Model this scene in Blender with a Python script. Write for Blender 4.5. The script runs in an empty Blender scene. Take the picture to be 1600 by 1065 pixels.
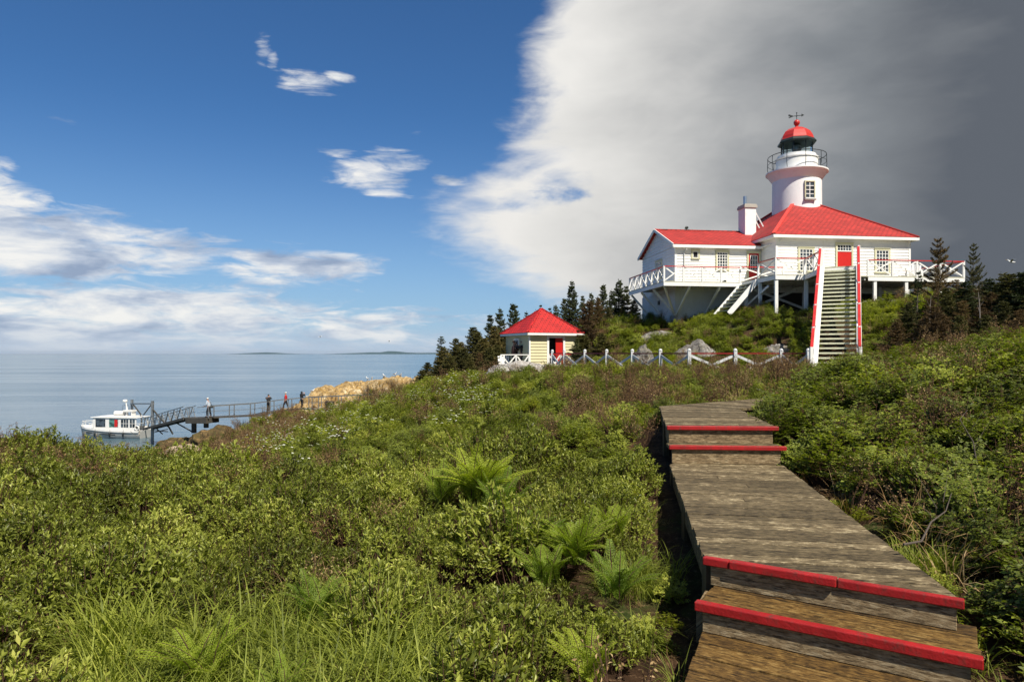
import bpy, bmesh, math, random
import numpy as np
from mathutils import Vector, Matrix
R = math.radians
random.seed(7)
sc = bpy.context.scene
COL = sc.collection
EYE = 9.3            # camera height above the water, metres
FPX = 1067.0         # focal length in photo pixels (24 mm on 36 mm)

# ------------------------------------------------------------------ camera
cam = bpy.data.cameras.new('camera')
cam.lens = 24.0
cam.sensor_width = 36.0
cam.shift_y = 19.5 / 1600
cam.clip_start = 0.05
cam.clip_end = 60000
camo = bpy.data.objects.new('camera', cam)
COL.objects.link(camo)
camo.location = (0, 0, EYE)
camo.rotation_euler = (R(90), 0, 0)
sc.camera = camo

# ------------------------------------------------------------------ sun + exposure
SUN_EL, SUN_X, SUN_Y = 52.0, 0.505, -0.863
sd = Vector((SUN_X * math.cos(R(SUN_EL)), SUN_Y * math.cos(R(SUN_EL)), math.sin(R(SUN_EL)))).normalized()
sun = bpy.data.lights.new('sun', 'SUN')
sun.energy = 5.0
sun.angle = R(0.53)
sun.color = (1.0, 0.94, 0.83)
suno = bpy.data.objects.new('sun', sun)
COL.objects.link(suno)
suno.rotation_euler = sd.to_track_quat('Z', 'Y').to_euler()
suno.location = (0, 0, 60)
sc.view_settings.view_transform = 'Standard'
sc.view_settings.look = 'None'
EXPO = 0.48
sc.view_settings.exposure = EXPO
sc.view_settings.gamma = 1.0
sc.cycles.max_bounces = 6
sc.cycles.diffuse_bounces = 3
sc.cycles.glossy_bounces = 3
sc.cycles.transmission_bounces = 4
sc.cycles.transparent_max_bounces = 8

# ------------------------------------------------------------------ node helper
class NT:
    def __init__(s, tree):
        s.t = tree
        s.n = tree.nodes
        s.l = tree.links
    def add(s, typ, **kw):
        n = s.n.new(typ)
        for k, v in kw.items():
            setattr(n, k, v)
        return n
    def put(s, sock, v):
        if v is None:
            return
        if isinstance(v, bpy.types.NodeSocket):
            s.l.new(v, sock)
        else:
            if isinstance(v, (tuple, list)) and len(v) == 3 and sock.type == 'RGBA':
                v = (*v, 1)
            sock.default_value = v
    def m(s, op, a, b=None, c=None, clamp=False):
        n = s.add('ShaderNodeMath', operation=op)
        n.use_clamp = clamp
        s.put(n.inputs[0], a); s.put(n.inputs[1], b); s.put(n.inputs[2], c)
        return n.outputs[0]
    def vm(s, op, a, b=None, out=0, scale=None):
        n = s.add('ShaderNodeVectorMath', operation=op)
        s.put(n.inputs[0], a); s.put(n.inputs[1], b)
        if scale is not None:
            s.put(n.inputs['Scale'], scale)
        return n.outputs[out]
    def sstep(s, x, lo, hi):
        n = s.add('ShaderNodeMapRange', interpolation_type='SMOOTHSTEP')
        s.put(n.inputs[0], x); s.put(n.inputs[1], lo); s.put(n.inputs[2], hi)
        return n.outputs[0]
    def lin(s, x, lo, hi, a=0.0, b=1.0):
        n = s.add('ShaderNodeMapRange')
        s.put(n.inputs[0], x); s.put(n.inputs[1], lo); s.put(n.inputs[2], hi)
        s.put(n.inputs[3], a); s.put(n.inputs[4], b)
        return n.outputs[0]
    def noise(s, vec, scale, detail=4, rough=0.55, dist=0.0, out=0):
        n = s.add('ShaderNodeTexNoise')
        s.put(n.inputs['Vector'], vec); s.put(n.inputs['Scale'], scale)
        n.inputs['Detail'].default_value = detail
        n.inputs['Roughness'].default_value = rough
        n.inputs['Distortion'].default_value = dist
        return n.outputs[out]
    def mix(s, f, a, b, blend='MIX'):
        n = s.add('ShaderNodeMix', data_type='RGBA', blend_type=blend)
        s.put(n.inputs[0], f); s.put(n.inputs[6], a); s.put(n.inputs[7], b)
        return n.outputs[2]
    def ramp(s, x, stops):
        n = s.add('ShaderNodeValToRGB')
        e = n.color_ramp.elements
        while len(e) < len(stops):
            e.new(0.5)
        for i, (p, c) in enumerate(stops):
            e[i].position = p
            e[i].color = (*c, 1) if len(c) == 3 else c
        s.put(n.inputs[0], x)
        return n.outputs[0]

def lin3(r, g, b):
    f = lambda c: (c / 255 / 12.92) if c <= 10 else ((c / 255 + .055) / 1.055) ** 2.4
    return (f(r), f(g), f(b))

# ------------------------------------------------------------------ sky
world = bpy.data.worlds.new('World')
sc.world = world
world.use_nodes = True
SKYK = 0.11
def build_world():
    w = NT(world.node_tree)
    for n in list(w.n):
        w.n.remove(n)
    out = w.add('ShaderNodeOutputWorld')
    bg = w.add('ShaderNodeBackground')
    bg.inputs['Strength'].default_value = SKYK
    w.l.new(bg.outputs[0], out.inputs[0])
    sky = w.add('ShaderNodeTexSky', sky_type='NISHITA')
    sky.sun_disc = False
    sky.sun_elevation = R(SUN_EL)
    sky.sun_rotation = math.atan2(SUN_X, SUN_Y)
    sky.altitude = 10
    sky.air_density = 1.0
    sky.dust_density = 0.6
    sky.ozone_density = 2.5
    D = w.add('ShaderNodeTexCoord').outputs['Generated']
    D = w.vm('NORMALIZE', D)
    xyz = w.add('ShaderNodeSeparateXYZ')
    w.put(xyz.inputs[0], D)
    X, Y, Z = xyz.outputs
    az = w.m('ARCTAN2', X, Y)
    el = w.m('ARCSINE', Z)
    def ae(px, py):
        return math.atan((px - 800) / FPX), math.atan((552 - py) / math.hypot(FPX, px - 800))
    cv = w.add('ShaderNodeCombineXYZ')
    w.put(cv.inputs[0], az); w.put(cv.inputs[1], el)
    AE = cv.outputs[0]
    st = w.vm('MULTIPLY', D, (1, 1, 2.6))
    n_big = w.noise(st, 3.2, 7, 0.56, 0.35)
    n_mid = w.noise(st, 9.0, 7, 0.6, 0.5)
    n_wisp = w.noise(w.vm('MULTIPLY', D, (1, 1, 4.5)), 14.0, 6, 0.6, 0.6)
    nb0 = w.m('SUBTRACT', n_big, 0.5)
    nm0 = w.m('SUBTRACT', n_mid, 0.5)
    # clear sky: Nishita, deepened as through a polarising filter
    clear = w.mix(1.0, sky.outputs[0], (0.255, 0.455, 0.65), 'MULTIPLY')
    hz = w.m('POWER', w.m('SUBTRACT', 1.0, w.lin(el, 0.0, 0.36), clamp=True), 2.2)
    K = 1 / (SKYK * 2 ** EXPO)
    c = lambda r, g, b: tuple(v * K for v in lin3(r, g, b))
    clear = w.mix(w.m('MULTIPLY', hz, 0.80), clear, c(176, 203, 232))
    # scattered clouds on the left: soft ellipses torn up by noise
    blobs = [(90, 385, 240, 56, 1.35), (-20, 340, 110, 60, 1.3), (15, 320, 60, 36, .95), (255, 388, 125, 34, 1.05), (130, 345, 110, 30, .8), (480, 419, 135, 34, 1.15), (390, 425, 60, 16, .8),
             (555, 437, 62, 13, .7), (250, 490, 300, 46, 1.4), (560, 502, 190, 24, .9), (-20, 470, 110, 16, .95), (480, 524, 360, 26, .95), (80, 525, 320, 34, 1.2),
             (575, 272, 78, 26, 1.0), (615, 258, 60, 30, .8), (700, 281, 36, 12, .8), (600, 302, 50, 11, .75), (530, 240, 40, 12, .5), (480, 129, 62, 17, .8), (530, 121, 30, 10, .7), (412, 72, 20, 27, .6), (425, 92, 14, 14, .6),
             (655, 483, 56, 8, .7), (105, 190, 45, 9, .22), (5, 262, 34, 26, .6), (655, 212, 26, 8, .5), (760, 510, 190, 22, .5)]
    M = None
    for (px, py, rx, ry, s_) in blobs:
        a, e = ae(px, py)
        k = math.cos(math.atan((px - 800) / FPX))
        v = w.vm('SUBTRACT', AE, (a, e, 0))
        v = w.vm('MULTIPLY', v, (FPX / rx / k / k, FPX / ry / k, 0))
        q = w.vm('DOT_PRODUCT', v, v, out=1)
        b = w.m('SUBTRACT', s_, q)
        M = b if M is None else w.m('MAXIMUM', M, b)
    M = w.m('MAXIMUM', M, -1.5)
    nn = w.m('ADD', w.m('MULTIPLY', w.m('SUBTRACT', n_wisp, 0.5), 3.4), w.m('MULTIPLY', nm0, 1.5))
    dl = w.sstep(w.m('ADD', M, w.m('SUBTRACT', nn, -0.02)), 0.0, 1.15)
    shade = w.noise(w.vm('ADD', w.vm('MULTIPLY', D, (1, 1, 4.0)), (0, 0, 0.09)), 8.0, 6, 0.6, 0.3)
    lc = w.ramp(shade, [(0.34, c(150, 166, 192)), (0.46, c(192, 202, 218)), (0.54, c(226, 229, 233)), (0.64, c(250, 248, 243))])
    col = w.mix(w.m('MULTIPLY', dl, 0.93), clear, lc)
    # the great cloud bank on the right
    fc = w.add('ShaderNodeFloatCurve')
    pts = [(552, 1180), (500, 980), (452, 820), (430, 765), (400, 745), (370, 718), (325, 702), (290, 740), (255, 790), (190, 822), (110, 826), (60, 838), (0, 846), (-200, 870), (-600, 900)]
    cm = fc.mapping
    cp = cm.curves[0]
    P = []
    for (py, px) in pts:
        a, e = ae(px, py)
        P.append((e / 1.0, (a + 0.3) / 1.0))
    P.append((1.0, P[-1][1]))
    while len(cp.points) < len(P):
        cp.points.new(0.5, 0.5)
    for i, (x_, y_) in enumerate(sorted(P)):
        cp.points[i].location = (x_, y_)
    cm.update()
    w.put(fc.inputs['Value'], el)
    bnd = w.m('SUBTRACT', fc.outputs[0], 0.3)
    mm = w.m('SUBTRACT', az, bnd)
    mm = w.m('ADD', mm, w.m('MULTIPLY', nb0, 0.16))
    mm = w.m('ADD', mm, w.m('MULTIPLY', nm0, 0.14))
    mm = w.m('ADD', mm, w.m('MULTIPLY', w.m('SUBTRACT', n_wisp, 0.5), w.lin(el, .35, .12, .02, .12)))
    for (px, py, rx, ry, dp) in [(915, 292, 95, 36, .11), (850, 318, 85, 26, .10), (770, 322, 60, 16, .05)]:
        a, e = ae(px, py)
        v = w.vm('MULTIPLY', w.vm('SUBTRACT', AE, (a, e, 0)), (FPX / rx, FPX / ry, 0))
        q = w.vm('DOT_PRODUCT', v, v, out=1)
        mm = w.m('SUBTRACT', mm, w.m('MULTIPLY', w.m('MAXIMUM', w.m('SUBTRACT', w.m('ADD', 1.0, w.m('MULTIPLY', w.m('SUBTRACT', n_mid, .5), 2.6)), q), 0), dp))
    dr = w.sstep(mm, w.lin(el, .35, .15, -0.03, -.05), w.lin(el, .35, .15, 0.05, .11))
    t = w.m('ADD', w.m('SUBTRACT', az, 0.045), w.m('MULTIPLY', w.m('SUBTRACT', 0.36, el), 0.22))
    t = w.m('DIVIDE', t, 0.56)
    n_soft = w.noise(w.vm('ADD', w.vm('MULTIPLY', D, (1, 1, 2.2)), (3.1, 0, 0)), 2.6, 4, 0.5, 0.4)
    t = w.m('ADD', t, w.m('MULTIPLY', w.m('SUBTRACT', n_soft, 0.5), 0.55))
    t = w.m('ADD', t, w.m('MULTIPLY', nm0, 0.22))
    t = w.m('ADD', t, w.m('MULTIPLY', nb0, 0.30))
    rc = w.ramp(t, [(0.0, c(238, 236, 232)), (0.16, c(222, 221, 218)), (0.34, c(198, 198, 197)), (0.52, c(168, 170, 172)), (0.74, c(132, 137, 142)), (0.92, c(110, 115, 122)), (1.0, c(97, 103, 112))])
    col = w.mix(dr, col, rc)
    # low haze band over the sea
    low = w.sstep(el, 0.05, -0.005)
    col = w.mix(w.m('MULTIPLY', low, 0.75), col, c(190, 205, 222))
    w.put(bg.inputs['Color'], col)
build_world()
# ------------------------------------------------------------------ mesh helpers
def V(*a):
    return Vector(a)

def tag(o, label=None, cat=None, group=None, kind=None):
    if label: o['label'] = label
    if cat: o['category'] = cat
    if group: o['group'] = group
    if kind: o['kind'] = kind
    return o

def empty(name, loc, label=None, cat=None, group=None, kind=None):
    o = bpy.data.objects.new(name, None)
    o.empty_display_size = 0.3
    COL.objects.link(o)
    o.location = loc
    return tag(o, label, cat, group, kind)

def wloc(o):
    v = Vector((0, 0, 0))
    while o:
        v += o.location
        o = o.parent
    return v

class MB:
    """collects faces in world coordinates; build() links them as ONE mesh object"""
    def __init__(s):
        s.v = []; s.f = []; s.uv = []; s.r = 0.0
    def add(s, vs, fs, uvs=None):
        b = len(s.v)
        s.v += [tuple(p) for p in vs]
        s.uv += [tuple(u) for u in uvs] if uvs else [(p[0], p[1], s.r) for p in vs]
        s.f += [tuple(b + i for i in f) for f in fs]
    HEX = [(0, 3, 2, 1), (4, 5, 6, 7), (0, 1, 5, 4), (1, 2, 6, 5), (2, 3, 7, 6), (3, 0, 4, 7)]
    def hexa(s, p8, uvs=None):
        s.add(p8, s.HEX, uvs)
    def obox(s, o, ax, ay, az, uvs=None):
        """box from corner o along three edge vectors"""
        o, ax, ay, az = Vector(o), Vector(ax), Vector(ay), Vector(az)
        s.hexa([o, o + ax, o + ax + ay, o + ay, o + az, o + ax + az, o + ax + ay + az, o + ay + az], uvs)
    def box(s, c, sx, sy, sz):
        s.obox((c[0] - sx / 2, c[1] - sy / 2, c[2] - sz / 2), (sx, 0, 0), (0, sy, 0), (0, 0, sz))
    def bar(s, p, q, w, h, up=(0, 0, 1)):
        """rectangular bar centred on p-q; w sideways, h along up"""
        p, q = Vector(p), Vector(q)
        d = (q - p).normalized()
        sd_ = d.cross(Vector(up))
        if sd_.length < 1e-4: sd_ = d.cross(Vector((1, 0, 0)))
        sd_.normalize()
        u = sd_.cross(d).normalized()
        s.obox(p - sd_ * w / 2 - u * h / 2, q - p, sd_ * w, u * h)
    def tube(s, pts, r, n=8, cap=True, closed=False):
        pts = [Vector(p) for p in pts]
        rs = r if isinstance(r, (list, tuple)) else [r] * len(pts)
        vs = []; fs = []
        ref = Vector((0.13, 0.29, 0.95)).normalized()
        N = len(pts)
        for i, p in enumerate(pts):
            if closed: d = pts[(i + 1) % N] - pts[i - 1]
            else: d = pts[min(i + 1, N - 1)] - pts[max(i - 1, 0)]
            d.normalize()
            a = d.cross(ref)
            if a.length < .1: a = d.cross(Vector((1, 0, 0)))
            a.normalize(); b = d.cross(a)
            for k in range(n):
                t = 2 * math.pi * k / n
                vs.append(p + (a * math.cos(t) + b * math.sin(t)) * rs[i])
        for i in range(N if closed else N - 1):
            j = (i + 1) % N
            for k in range(n):
                l = (k + 1) % n
                fs.append((i * n + k, j * n + k, j * n + l, i * n + l))
        if cap and not closed:
            fs.append(tuple(range(n)))
            fs.append(tuple((N - 1) * n + k for k in reversed(range(n))))
        s.add(vs, fs)
    def lathe(s, c, prof, n=32, rot=0.0):
        vs = []; fs = []
        for (r, z) in prof:
            for k in range(n):
                t = 2 * math.pi * k / n + rot
                vs.append((c[0] + r * math.cos(t), c[1] + r * math.sin(t), c[2] + z))
        for i in range(len(prof) - 1):
            for k in range(n):
                l = (k + 1) % n
                fs.append((i * n + k, i * n + l, (i + 1) * n + l, (i + 1) * n + k))
        if prof[0][0] > 1e-3: fs.append(tuple(reversed(range(n))))
        if prof[-1][0] > 1e-3: fs.append(tuple((len(prof) - 1) * n + k for k in range(n)))
        s.add(vs, fs)
    def poly(s, pts, th):
        """flat polygon (counter-clockwise from above) extruded down by th"""
        n = len(pts)
        top = [Vector(p) for p in pts]
        bot = [p - Vector((0, 0, th)) for p in top]
        s.add(top + bot, [tuple(range(n)), tuple(reversed(range(n, 2 * n)))] + [(i, n + i, n + (i + 1) % n, (i + 1) % n) for i in range(n)])
    def build(s, name, mat, parent=None, smooth=False, bevel=0.0, loc=None, fix=True):
        me = bpy.data.meshes.new(name)
        off = wloc(parent) if parent else Vector(loc or (0, 0, 0))
        a = np.array(s.v, dtype=float) - np.array(off)
        me.from_pydata(a.tolist(), [], s.f)
        if fix:
            bm = bmesh.new(); bm.from_mesh(me)
            bmesh.ops.recalc_face_normals(bm, faces=bm.faces)
            bm.to_mesh(me); bm.free()
        at = me.attributes.new('uvp', 'FLOAT_VECTOR', 'POINT')
        at.data.foreach_set('vector', np.array(s.uv, dtype=np.float32).ravel())
        me.materials.append(mat)
        if smooth:
            me.polygons.foreach_set('use_smooth', [True] * len(me.polygons))
            me.set_sharp_from_angle(angle=R(smooth if smooth is not True else 40))
        o = bpy.data.objects.new(name, me)
        COL.objects.link(o)
        if parent: o.parent = parent
        elif loc: o.location = loc
        if bevel:
            b = o.modifiers.new('bevel', 'BEVEL'); b.width = bevel; b.segments = 2; b.limit_method = 'ANGLE'
        return o

def child_copy(o, parent, dz=(0, 0, 0)):
    c = o.copy(); COL.objects.link(c); c.parent = parent
    return c

def copy_tree(o, parent=None):
    c = o.copy(); COL.objects.link(c); c.parent = parent
    for ch in [x for x in bpy.data.objects if x.parent == o]:
        copy_tree(ch, c)
    return c

def px(pxx, pyy, d):
    """world point seen at photo pixel, at depth d"""
    return Vector(((pxx - 800) / FPX * d, d, EYE - (pyy - 552) / FPX * d))

# ------------------------------------------------------------------ materials
MATS = {}
def new_mat(name):
    m = bpy.data.materials.new(name); m.use_nodes = True
    t = NT(m.node_tree)
    return m, t, m.node_tree.nodes['Principled BSDF']

def paint(name, col, rough=0.5, var=0.12, scale=3.0, bump=0.15, dirt=None, dirt_amt=0.3, bscale=40, metal=0.0, spec=0.4):
    """painted or plain surface: slight tone variation, fine bump, optional weathering"""
    m, t, b = new_mat(name)
    P = t.add('ShaderNodeTexCoord').outputs['Object']
    n = t.noise(P, scale, 6, 0.6)
    c = t.mix(t.lin(n, 0.3, 0.7), tuple(v * (1 - var) for v in col), tuple(min(1, v * (1 + var * .6)) for v in col))
    if dirt:
        n2 = t.noise(t.vm('MULTIPLY', P, (1, 1, .5)), scale * 2.7, 8, 0.7, 0.4)
        c = t.mix(t.m('MULTIPLY', t.sstep(n2, 0.5, 0.72), dirt_amt), c, dirt)
    t.put(b.inputs['Base Color'], c)
    b.inputs['Roughness'].default_value = rough
    b.inputs['Metallic'].default_value = metal
    b.inputs['Specular IOR Level'].default_value = spec
    if bump:
        bp = t.add('ShaderNodeBump')
        bp.inputs['Strength'].default_value = bump
        bp.inputs['Distance'].default_value = 0.01
        t.put(bp.inputs['Height'], t.noise(P, bscale, 5, 0.6))
        t.put(b.inputs['Normal'], bp.outputs[0])
    return m

M_white = paint('white_paint', (.80, .79, .76), .5, .05, 1.5, .15, (.45, .43, .38), .25)
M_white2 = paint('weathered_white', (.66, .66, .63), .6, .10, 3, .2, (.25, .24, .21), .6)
M_stone = paint('whitewashed_masonry', (.80, .79, .77), .7, .06, 1.2, .6, (.5, .48, .45), .3, bscale=6)
M_cream = paint('cream_trim', (.55, .53, .36), .5, .06, 2)
M_yellow = paint('yellow_clapboard', (.60, .55, .34), .55, .06, 1.5, .15, (.4, .36, .22), .2)
M_redp = paint('red_paint', (.52, .022, .022), .42, .15, 2.5, .25, (.22, .012, .012), .5)
M_redd = paint('red_door', (.50, .018, .015), .4, .06, 2)
M_dark = paint('dark_iron', (.018, .024, .026), .45, .2, 4)
M_inside = paint('interior_shade', (.02, .02, .022), .8, .2, 4)  # near-black colour painted for the shade inside the rooms
M_steel = paint('galvanised_steel', (.25, .26, .26), .45, .25, 3, .2, (.16, .09, .05), .6, metal=.5)
M_pipe = paint('flue_metal', (.30, .38, .48), .35, .1, 3, metal=.6)
M_deckw = paint('deck_boards', (.50, .48, .36), .7, .15, 3, .3, (.25, .23, .17), .5)
M_tread = paint('pale_green_treads', (.60, .60, .44), .65, .12, 3, .3, (.22, .20, .14), .5)

def shingle_mat(name, col):
    m, t, b = new_mat(name)
    a = t.add('ShaderNodeAttribute'); a.attribute_name = 'uvp'
    br = t.add('ShaderNodeTexBrick')
    br.offset = .5
    t.put(br.inputs['Vector'], a.outputs['Vector'])
    br.inputs['Scale'].default_value = 1.0
    br.inputs['Brick Width'].default_value = .30
    br.inputs['Row Height'].default_value = .18
    br.inputs['Mortar Size'].default_value = .022
    br.inputs['Color1'].default_value = (*[v * 1.12 for v in col], 1)
    br.inputs['Color2'].default_value = (*[v * .78 for v in col], 1)
    br.inputs['Mortar'].default_value = (*[v * .35 for v in col], 1)
    n = t.noise(a.outputs['Vector'], 1.3, 6, .6)
    c = t.mix(t.lin(n, .3, .7), br.outputs[0], t.mix(1.0, br.outputs[0], (.74, .68, .68), 'MULTIPLY'))
    t.put(b.inputs['Base Color'], c)
    b.inputs['Roughness'].default_value = .72
    bp = t.add('ShaderNodeBump'); bp.inputs['Strength'].default_value = .5; bp.inputs['Distance'].default_value = .02
    t.put(bp.inputs['Height'], t.m('SUBTRACT', t.noise(a.outputs['Vector'], 25, 4, .6), br.outputs['Fac']))
    t.put(b.inputs['Normal'], bp.outputs[0])
    return m
M_roof = shingle_mat('red_shingles', (.50, .030, .023))
M_roofhut = shingle_mat('bright_red_shingles', (.58, .014, .012))

def glass_mat(name, col):
    m, t, b = new_mat(name)
    P = t.add('ShaderNodeTexCoord').outputs['Object']
    t.put(b.inputs['Base Color'], t.mix(t.sstep(t.noise(P, 2.2, 2), .45, .6), col, tuple(v * 3.2 for v in col)))
    b.inputs['Roughness'].default_value = .06
    b.inputs['Specular IOR Level'].default_value = .45
    return m
M_glass = glass_mat('window_glass', (.02, .026, .032))
M_glassg = glass_mat('green_tinted_glass', (.03, .075, .065))

def lantern_glass():
    m, t, b = new_mat('lantern_glass')
    b.inputs['Base Color'].default_value = (.75, .9, .9, 1)
    b.inputs['Roughness'].default_value = .03
    b.inputs['Transmission Weight'].default_value = 1
    b.inputs['IOR'].default_value = 1.05
    return m
M_lglass = lantern_glass()

def plank_mat(name, c_dark, c_mid, c_lite, wear):
    """weathered planks; uvp = metres along, metres across, random per board"""
    m, t, b = new_mat(name)
    a = t.add('ShaderNodeAttribute'); a.attribute_name = 'uvp'
    sp = t.add('ShaderNodeSeparateXYZ'); t.put(sp.inputs[0], a.outputs['Vector'])
    U, Vv, Rn = sp.outputs
    cb = t.add('ShaderNodeCombineXYZ')
    t.put(cb.inputs[0], t.m('MULTIPLY', U, 5.0)); t.put(cb.inputs[1], t.m('MULTIPLY', Vv, 38.0)); t.put(cb.inputs[2], t.m('MULTIPLY', Rn, 37.0))
    g = t.noise(cb.outputs[0], 2.2, 8, .68, .25)
    cb2 = t.add('ShaderNodeCombineXYZ')
    t.put(cb2.inputs[0], t.m('MULTIPLY', U, 4.5)); t.put(cb2.inputs[1], t.m('MULTIPLY', Vv, 15.0)); t.put(cb2.inputs[2], t.m('MULTIPLY', Rn, 11.0))
    w1 = t.noise(cb2.outputs[0], 3.5, 7, .66, .5)
    big = t.noise(a.outputs['Vector'], 7.0, 7, .72)
    w2 = t.m('ADD', t.m('ADD', w1, t.m('MULTIPLY', t.m('SUBTRACT', Rn, .5), .22)), t.m('MULTIPLY', t.m('SUBTRACT', big, .5), .7))
    c = t.ramp(w2, [(.28, c_dark), (.45, c_mid), (.62, c_lite), (.76, wear)])
    c = t.mix(t.m('MULTIPLY', t.sstep(g, .52, .36), .85), c, tuple(v * .28 for v in c_dark))
    vo = t.add('ShaderNodeTexVoronoi'); vo.inputs['Scale'].default_value = 2.2
    cb3 = t.add('ShaderNodeCombineXYZ'); t.put(cb3.inputs[0], U); t.put(cb3.inputs[1], t.m('MULTIPLY', Vv, 2.2)); t.put(cb3.inputs[2], Rn)
    t.put(vo.inputs['Vector'], cb3.outputs[0])
    c = t.mix(t.m('MULTIPLY', t.sstep(vo.outputs['Distance'], .075, .03), .8), c, tuple(v * .25 for v in c_dark))
    t.put(b.inputs['Base Color'], c)
    t.put(b.inputs['Roughness'], t.lin(w1, .3, .7, .6, .85))
    b.inputs['Specular IOR Level'].default_value = .25
    bp = t.add('ShaderNodeBump'); bp.inputs['Strength'].default_value = .55; bp.inputs['Distance'].default_value = .012
    t.put(bp.inputs['Height'], t.m('ADD', g, t.m('MULTIPLY', w1, .5)))
    t.put(b.inputs['Normal'], bp.outputs[0])
    return m
M_plank = plank_mat('weathered_deck_planks', (.045, .033, .018), (.110, .083, .044), (.20, .150, .082), (.50, .41, .25))
M_plankw = plank_mat('stained_golden_planks', (.026, .015, .006), (.070, .038, .011), (.16, .088, .022), (.27, .17, .055))
M_riser = plank_mat('riser_boards', (.075, .050, .026), (.16, .11, .056), (.27, .195, .105), (.38, .30, .18))

# ------------------------------------------------------------------ ground height (relative to the eye)
def gp(pxx, pyy, d, veg=0.0):
    return ((pxx - 800) / FPX * d, d, -(pyy - 552) / FPX * d - veg)
CTRL = [(0, 0, -1.95), (-2, 0, -2), (2, 0, -1.9), (-1.5, 3, -1.95), (.5, 3, -1.97), (-3, 3.5, -1.95), (-5, 6, -1.9), (-2, 6, -1.85), (.6, 6, -1.82),
        (1.2, 5.5, -1.86), (1.4, 8, -1.66), (1.9, 10, -1.42), (2.7, 12.5, -1.25), (3.9, 14.2, -1.2), (2.2, 3.4, -1.95), (2.9, 4.6, -1.7), (3.6, 8.2, -1.42), (4.2, 11, -1.15),
        (3.9, 5, -1.45), (5, 6.5, -1.1), (5.3, 9, -.95), (6.7, 9.5, -.55), (8.2, 11, -.42), (7.3, 13, -.6), (6.5, 14.5, -.85), (9.5, 15, -.4), (13.5, 18, .1), (11, 18.5, -.1), (16, 20, .4),
        gp(1500, 500, 26, -.0), gp(1400, 500, 27, .35), gp(1350, 545, 24, .45), gp(1370, 488, 34.5), gp(1215, 480, 33.4, .42), gp(1265, 484, 31, .42), gp(1345, 480, 30, .4), gp(1400, 470, 33, .4), (13, 36, 2.1), (16, 35.5, 2.2), (20, 36.5, 2.4), (18, 33, 2.3),
        gp(1440, 452, 34.5, .3), gp(1480, 470, 30, .3), gp(1600, 474, 33, .3), gp(1520, 474, 27, .3), gp(1055, 503, 38.6, .3), gp(1012, 497, 44, .3), gp(1130, 484, 36, .4), gp(1200, 484, 33, .45), gp(1090, 500, 36, .4), gp(1100, 515, 33, .45), gp(1200, 522, 30, .45),
        gp(1100, 545, 30, .2), (8.67, 27, -1.0), (6.9, 27, -1.0), (5.2, 29.5, -1.0), (10.5, 26.5, -.9), (6.5, 24.5, -.85), (9, 24.5, -.85), (4.6, 27, -.85), (2.6, 31, -.9), (11, 23, -.95), (12.5, 22, -.7), gp(1010, 525, 36, .2), gp(960, 530, 37, .2), gp(930, 510, 41, .2), gp(920, 560, 35, .4),
        (2, 38.8, -1.15), (4.5, 37, -1.15), (.5, 34.5, -1.2), (-1.5, 39, -1.3), (3.5, 33, -1.15), gp(650, 602, 36, .4), gp(700, 588, 35, .4), gp(770, 582, 31, .4),
        gp(900, 596, 22, .4), gp(800, 640, 15, .4), gp(1000, 586, 20, .4), gp(1150, 588, 17.5, .4), gp(700, 640, 18, .4), gp(600, 662, 20, .4), gp(600, 622, 32, .3), gp(500, 652, 35, .4), gp(560, 636, 50, .5),
        gp(450, 662, 45, .75), gp(500, 648, 55, .7), gp(400, 682, 30, .4), gp(350, 705, 20, .4), gp(300, 725, 14, .4), gp(250, 710, 11.5, .62), gp(170, 706, 11.5, .62), gp(50, 684, 12, .5), gp(-60, 678, 12, .5), (-14, 12, -1.95),
        (-16, 20, -4.8), (-22, 30, -7.4), (-33, 45, -10.2), (-46, 62, -12), (-11.5, 20, -4.4), (-16, 30, -6.4), (-23, 45, -8.6), (-27, 56, -9.3), (-9.2, 20, -3.6),
        gp(300, 700, 38, .9), gp(350, 672, 58, .5), gp(420, 652, 67, .8), gp(472, 646, 67, .8), gp(560, 640, 66, .6), (-28, 70, -9.6), (-20, 80, -9.8), (-14, 88, -9.8), (-4, 92, -9.5), (8, 95, -9.5),
        (-6, 60, -4.6), (-2, 52, -2.2), (6, 48, -.2), (12, 60, .6), (17, 46, 2.5), (20, 60, 1.5), (24, 45, 3.0), (30, 60, 1.5), (35, 40, 3.1), (50, 40, 2.8), (50, 70, .5), (25, 95, -7), (55, 100, -7),
        (-20, 110, -12), (30, 130, -12), (80, 120, -12), (-60, 20, -12), (-60, -10, -12), (-60, 90, -12), (20, 8, .2), (13, 10, -.2), (12, 2, -.9), (40, 10, 1), (80, 40, 0), (80, 80, -6), (-20, 0, -5), (-12, 5, -2.4), (0, -20, -2.5), (30, -20, -1), (-30, -25, -8), (-30, 10, -8.5), (-40, 40, -12), (6, -4, -1.7), (90, -20, -2)]
_c = np.array(CTRL, dtype=float)
def _phi(r2):
    return 0.5 * r2 * np.log(r2 + 1e-9)
def _solve():
    n = len(_c)
    d2 = ((_c[:, None, :2] - _c[None, :, :2]) ** 2).sum(-1)
    A = np.zeros((n + 3, n + 3))
    A[:n, :n] = _phi(d2) + np.eye(n) * 0.6
    A[:n, n] = 1; A[:n, n + 1:n + 3] = _c[:, :2]
    A[n, :n] = 1; A[n + 1:n + 3, :n] = _c[:, :2].T
    b = np.zeros(n + 3); b[:n] = _c[:, 2]
    return np.linalg.solve(A, b)
_w = _solve()
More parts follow.
